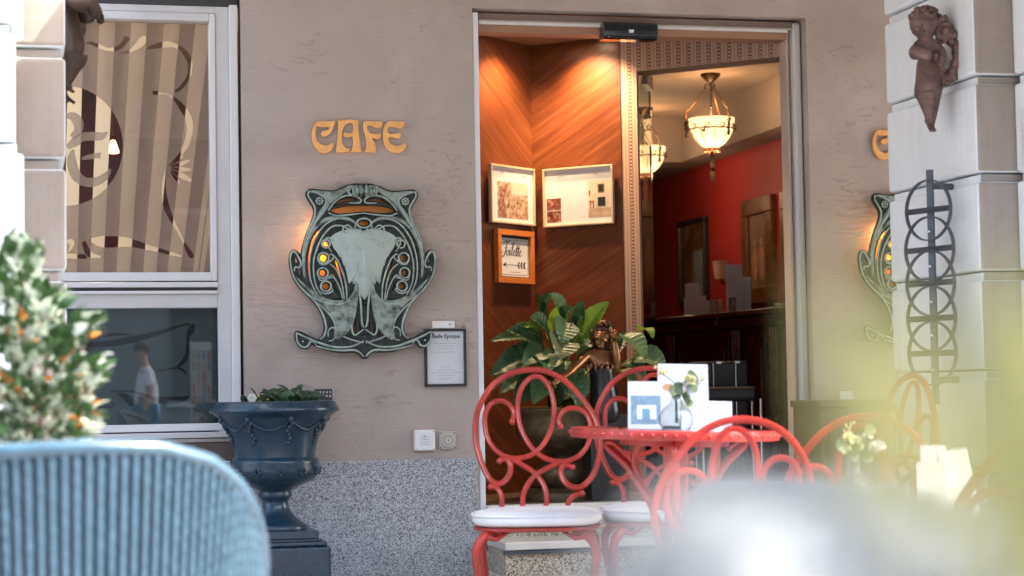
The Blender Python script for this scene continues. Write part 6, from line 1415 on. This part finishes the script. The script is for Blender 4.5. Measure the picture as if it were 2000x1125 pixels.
for k in range(1150):
    cx, cy, cr_ = random.choices(CL, [c[2] ** 1.6 for c in CL])[0]
    a = random.uniform(0, 2 * PI); q = random.random() ** .55
    p = at(cx + cr_ * q * math.cos(a), cy + cr_ * q * math.sin(a), D=BD + random.uniform(-.2, .2)) - bo
    kind = random.choices((0, 1, 2), (60, 35, 4))[0]
    out = (p - Vector((0, 0, .85))); out = Vector((out.x + random.uniform(-.06, .06), out.y + random.uniform(-.09, .05), abs(out.z) * .3 + random.uniform(-.02, .07))).normalized()
    mt = out.to_track_quat('X', 'Z').to_matrix().to_4x4() @ Matrix.Rotation(random.uniform(-1, 1), 4, 'X') @ Matrix.Scale(random.uniform(.65, 1.75), 4)
    if cnt < 290 and k % 5 == 0:
        o = bpy.data.objects.new('leaf', lm0[kind]); COL.objects.link(o); o.parent = bush; o.matrix_local = Matrix.Translation(p) @ mt; cnt += 1
    else: (big, big2, big3)[kind].add([Matrix.Translation(p) @ mt @ v.co for v in lm0[0].vertices], [tuple(f.vertices) for f in lm0[0].polygons])
fo = part('foliage', big.mesh('foliage', False), BL[0], bush, 180); fo['kind'] = 'stuff'
for q_b, m_b in ((big2, BL[1]), (big3, BL[2])): fo = part('foliage', q_b.mesh('foliage', False), m_b, bush, 180); fo['kind'] = 'stuff'
BARK = mat('twig bark', (.12, .085, .06), .8, var=.3)
part('trunk', MB().tube([(0, 0, .25), (.01, 0, .7), (0, .01, 1.0)], [.016, .013, .006], 8), BARK, bush, 180)
for cx, cy, cr_ in CL: e = at(cx, cy, D=BD) - bo; part('branch', MB().tube([(0, 0, .62 + .1 * random.random()), (e.x * .5, e.y * .5, (e.z + .7) / 2), e], [.008, .006, .003], 5), BARK, bush, 180)
part('pot', MB().lathe([(0, 0), (.17, 0), (.22, .27), (.24, .28), (.24, .32), (.22, .32), (.20, .28), (0, .28)], 32), mat('terracotta pot', (.30, .12, .07), .7, var=.15), bush, 40)

# ================================================================== WICKER CHAIRS
WICK = mat('blue woven resin', (.040, .095, .135), .17, var=.2, vs=30, coat=1.0)
WICKD = mat('dark blue woven resin', (.018, .028, .038), .4, var=.2, vs=30)
def wicker(m, nrib=68, name='wicker_armchair'):
    """round-backed armchair facing +y; its back shell bulges towards -y"""
    t = thing(name, 'x', 'armchair')
    Rr = .372
    TB = ((0, 0), (22, .006), (39, .034), (53, .084), (64, .142), (75, .215), (90, .30), (108, .34), (180, .34))
    def ztop(th):
        d = abs(math.degrees(th))
        for (a, y0), (b, y1) in zip(TB, TB[1:]):
            if d <= b: k = (d - a) / (b - a); return .965 - (y0 + (y1 - y0) * k)
        return .62
    def pt(th, v):       # v 0 bottom .. 1 top
        z = .33 + (ztop(th) - .33) * v; r = Rr * (.86 + .14 * v)
        return Vector((r * math.sin(th) * 1.03, -r * math.cos(th) * .92, z))
    T0 = R(108)
    part('shell', MB().grid(lambda a, b: pt(-T0 + 2 * T0 * a, b) * 1.0, 60, 14), WICKD, t, 180).modifiers.new('th', 'SOLIDIFY').thickness = .006
    for k in range(nrib):
        th = -T0 + 2 * T0 * (k + .5) / nrib; P = [pt(th, i / 44) for i in range(45)]
        n_ = Vector((math.sin(th), -math.cos(th), 0))
        part('woven_rib', MB().tube([p + n_ * .004 for p in P], [.0060 + .0030 * ((i + k) % 2) * random.uniform(.6, 1.3) for i in range(45)], 6), m, t, 180)
    P = [pt(-T0 + 2 * T0 * i / 110, 1.0) for i in range(111)]
    part('rim', MB().tube(P, [.015 + .002 * (i % 2) for i in range(111)], 8), m, t, 180)
    part('seat', MB().lathe([(0, .36), (.30, .36), (.315, .38), (.315, .41), (.30, .43), (0, .43)], 40), m, t, 50)
    part('base_skirt', MB().lathe([(0, .0), (.25, .0), (.275, .33), (.27, .36), (0, .36)], 40), m, t, 50)
    return t
wc = wicker(WICK); wp_ = at(128, 900, D=3.85)
wc.location = (wp_.x, wp_.y + .05, -.15); wc.rotation_euler = (0, 0, R(4)); wc['label'] = 'light blue woven armchair seen from behind at the lower left'; wc['group'] = 'woven armchairs in the foreground'
w2c = wicker(WICKD); wq = at(1960, 1000, D=1.95)
w2c.location = (wq.x + .10, wq.y + .12, -.165); w2c.rotation_euler = (0, 0, R(-74)); w2c['label'] = 'dark woven armchair, near and out of focus below the round vase'; w2c['group'] = 'woven armchairs in the foreground'
# ================================================================== NEAR PLANT BEFORE THE LENS
NEARL = m_leaf('yellow green near leaf', [(.17, .175, .045), (.24, .235, .08), (.29, .28, .11)], .5, .5)
npt = at(2100, 1300, D=.62); near = thing('near_plant', 'yellow green plant with white blooms, a soft blur at the lower right', 'plant', (npt.x, npt.y, .45))
no = Vector((npt.x, npt.y, .45))
for (a, m_, b, wpx, D) in (((1800, 1010), (1700, 800), (1640, 500), 200, .36), ((2110, 1250), (1980, 900), (1950, 500), 300, .42), ((2100, 1270), (2050, 1080), (1990, 930), 150, .52), ((2130, 1000), (2060, 800), (2010, 560), 200, .40)):
    A, Mm, B = at(*a, D=D + .02) - no, at(*m_, D=D) - no, at(*b, D=D - .01) - no
    part('leaf', leaf_mesh(A, Mm, B, wpx / FPX * D, tuple(-AF), .15, 0, 6, 12), NEARL, near, 180)
    part('stem', MB().tube([(0, 0, .0), (A.x * .6, A.y * .6, A.z * .6), A], [.003, .0025, .0015], 5), NEARL, near, 180)
HYD = m_leaf('pale hydrangea petal', [(.18, .20, .215), (.23, .25, .265)], .7, .3)
random.seed(31)
for bi, (bx_, by_, bd_, br_) in enumerate(((1430, 1255, .50, .038), (1880, 1285, .54, .036), (1660, 1235, .55, .036))):
    c = at(bx_, by_, D=bd_) - no; mb = MB()
    for q in range(150):
        a = random.uniform(0, 2 * PI); e = math.asin(random.uniform(-1, 1)); d = Vector((math.cos(a) * math.cos(e), math.sin(a) * math.cos(e), math.sin(e)))
        lm = leaf_mesh(c + d * br_ * .55, c + d * br_ * .9 + Vector((0, 0, .003)), c + d * br_ + d.orthogonal().normalized() * .010, .016, tuple(d.cross(d.orthogonal())), .2, 0, 2, 4); mb.add([v.co for v in lm.vertices], [tuple(p.vertices) for p in lm.polygons]); bpy.data.meshes.remove(lm)
    part('bloom', mb.mesh('bloom', False), HYD, near, 180); part('bloom_core', MB().ball(c, br_ * .8, 14), HYD, near, 180)
    part('stem', MB().tube([(0, 0, 0), (c.x * .5, c.y * .5, c.z * .4), c], [.004, .003, .002], 6), NEARL, near, 180)
part('pot', MB().lathe([(0, -.3), (.07, -.3), (.10, -.02), (.105, .0), (.09, .0), (.085, -.02), (0, -.02)], 24), mat('grey planter', (.2, .2, .2), .6), near, 40)
part('pedestal', MB().lathe([(0, -.599), (.12, -.599), (.12, -.56), (.03, -.54), (.03, -.33), (.10, -.31), (.10, -.3), (0, -.3)], 24), STEELDK, near, 40)

# ================================================================== ACROSS THE STREET (seen only as reflections in the glass)
OPP = mat('opposite plaster', (.25, .26, .25), .8, var=.15, vs=1)
ob_ = thing('opposite_building', 'grey green building across the street, reflected in the shop window', 'building', (0, -27, -.15))
part('wall', bx(-40, 40, -6, 0, 0, 10), OPP, ob_, None)
for k in range(-8, 9):
    for z in (1.0, 4.4, 7.4):
        f = part('window', bx(k * 3.2 - .65, k * 3.2 + .65, -.02, .06, z, z + 1.9), DARKREC, ob_, None); part('sill', bx(k * 3.2 - .75, k * 3.2 + .75, .0, .12, z - .1, z), PAPER if False else WHITE, f, None)
def mirrored(px, py, D): p = at(px, py, D=D); return Vector((p.x, 2 * YG - p.y, p.z))
# person walking past, reflected in the lower pane
pp = mirrored(286, 760, 25.5); pers = thing('person', 'passer-by in a white short-sleeved shirt and blue jeans reflected in the lower pane', 'person', (pp.x, pp.y, -.15), R(0))
hd = 1
SK = mat('skin', (.42, .24, .17), .55, var=.08); SHIRT = mat('white shirt', (.78, .80, .84), .8, var=.03); JEAN = mat('blue jeans', (.05, .16, .30), .8, var=.15); HAIR = mat('dark hair', (.03, .02, .015), .6)
# faces -x (to the left in the reflection)
Vb = [(0, 0, .95), (0, 0, 1.12), (0, 0, 1.32), (-.02, 0, 1.46), (-.05, 0, 1.54), (-.07, 0, 1.64), (-.07, 0, 1.74), (0, .18, 1.40), (.03, .23, 1.14), (-.05, .24, .88), (0, -.18, 1.40), (.06, -.23, 1.14), (.04, -.25, .86), (-.02, .09, .92), (-.12, .09, .50), (-.06, .09, .07), (-.18, .09, .03), (.02, -.09, .92), (.10, -.09, .50), (.24, -.09, .10), (.14, -.09, .03)]
Eb = [(0, 1), (1, 2), (2, 3), (3, 4), (4, 5), (5, 6), (2, 7), (7, 8), (8, 9), (2, 10), (10, 11), (11, 12), (0, 13), (13, 14), (14, 15), (15, 16), (0, 17), (17, 18), (18, 19), (19, 20)]
Rb = [(.15, .12), (.15, .11), (.16, .11), .07, .055, .095, .085, .06, .045, .035, .06, .045, .035, .09, .065, .045, .04, .09, .065, .045, .04]
part('body', skin(Vb, Eb, Rb, 2), SK, pers, None)
part('shirt', skin([(0, 0, .90), (0, 0, 1.12), (0, 0, 1.34), (-.02, 0, 1.45), (0, .19, 1.40), (.025, .225, 1.20), (0, -.19, 1.40), (.05, -.225, 1.20)], [(0, 1), (1, 2), (2, 3), (2, 4), (4, 5), (2, 6), (6, 7)], [(.175, .15), (.17, .135), (.178, .135), .07, .075, .068, .075, .068], 2), SHIRT, pers, None)
part('jeans', skin([(0, 0, .96), (-.02, .09, .90), (-.12, .09, .50), (-.06, .09, .12), (.02, -.09, .90), (.10, -.09, .50), (.22, -.09, .14)], [(0, 1), (1, 2), (2, 3), (0, 4), (4, 5), (5, 6)], [(.16, .13), .105, .08, .062, .105, .08, .062], 2), JEAN, pers, None)
part('hair', MB().ball((-.055, 0, 1.70), .105, 12, (1, .95, .95)), HAIR, pers, 180)
for sy in (1, -1):
    part('ear', MB().ball((-.06, sy * .088, 1.655), .022, 8, (.7, .4, 1)), SK, pers, 180)
    part('eye', MB().ball((-.150, sy * .034, 1.67), .010, 8), INK, pers, 180)
    hx, hy, hz = (-.05, .24, .86) if sy > 0 else (.04, -.25, .84)
    for k in range(4): part('finger', MB().tube([(hx - .02 + .014 * k, hy, hz), (hx - .022 + .014 * k, hy, hz - .05), (hx - .03 + .014 * k, hy - sy * .012, hz - .085 + .006 * abs(k - 1.5))], [.010, .009, .007], 6), SK, pers, 180)
    part('thumb', MB().tube([(hx - .03, hy, hz + .01), (hx - .05, hy, hz - .02), (hx - .052, hy - sy * .01, hz - .05)], [.011, .010, .008], 6), SK, pers, 180)
part('nose', MB().tube([(-.160, 0, 1.675), (-.178, 0, 1.645)], [.010, .016], 6), SK, pers, 180); part('mouth', MB().ball((-.160, 0, 1.605), .016, 8, (.6, 1.4, .4)), mat('lips', (.35, .14, .11), .5), pers, 180)
# postcard rack reflected at the right of the lower pane
cr0, cr1 = mirrored(372, 668, 15), mirrored(414, 790, 15)
rack = thing('postcard_rack', 'rack of coloured postcards reflected at the right of the lower pane', 'postcard rack', ((cr0.x + cr1.x) / 2, cr0.y, -.15))
rw = abs(cr1.x - cr0.x) / 2
part('panel', bx(-rw, rw, -.05, -.01, .62 - .0, cr0.z + .15), mat('rack white', (.6, .65, .68), .6), rack, None); part('post', bx(-.03, .03, -.06, -.02, 0, .62), STEELDK, rack, None)
random.seed(6)
CM = [mat('postcard', c, .4, var=.3, vs=30) for c in ((.5, .12, .05), (.6, .58, .55), (.1, .25, .4), (.5, .4, .2), (.3, .32, .3))]
nz = int((cr0.z + .15 - .66) / .085)
for i in range(4):
    for j in range(nz): part('postcard', bx(-rw + .012 + i * rw * .49, -rw + i * rw * .49 + rw * .43, -.009, -.003, .66 + j * .085, .66 + j * .085 + .07), random.choice(CM), rack, None)
# dark angled parasol arm reflected in the upper pane
A_, B_, C_ = mirrored(168, -20, 20), mirrored(303, 335, 20), mirrored(172, 545, 20)
pa2 = thing('parasol_stand', 'dark angled parasol stand across the way, reflected in the upper pane', 'parasol', (C_.x, C_.y, -.15)); oo = Vector((C_.x, C_.y, -.15))
part('arm', MB().tube([A_ - oo, B_ - oo], .07, 8), STEELDK, pa2, 60); part('arm', MB().tube([B_ - oo, C_ - oo], .06, 8), STEELDK, pa2, 60); part('pole', MB().tube([C_ - oo, (0, 0, 0)], .05, 8), STEELDK, pa2, 60)
# awning over the terrace, added out of view to keep sun off the wall
aw = thing('shade_awning', 'pale awning added unseen above the terrace to shade the wall', 'shade_awning', (2.2, 0, 2.72))
part('canvas', MB().grid(lambda u, v: (u * 6.4 - 1.75, -.03 - 3.3 * v, .24 - .50 * v - .03 * math.sin(v * PI)), 12, 10), m_film('shade awning cloth', (.40, .37, .33), 1.0, .06), aw, 180)
part('shade_awning_bar', MB().tube([(-1.76, -3.33, -.26), (4.66, -3.33, -.26)], .025, 8), FRAME, aw, 60)
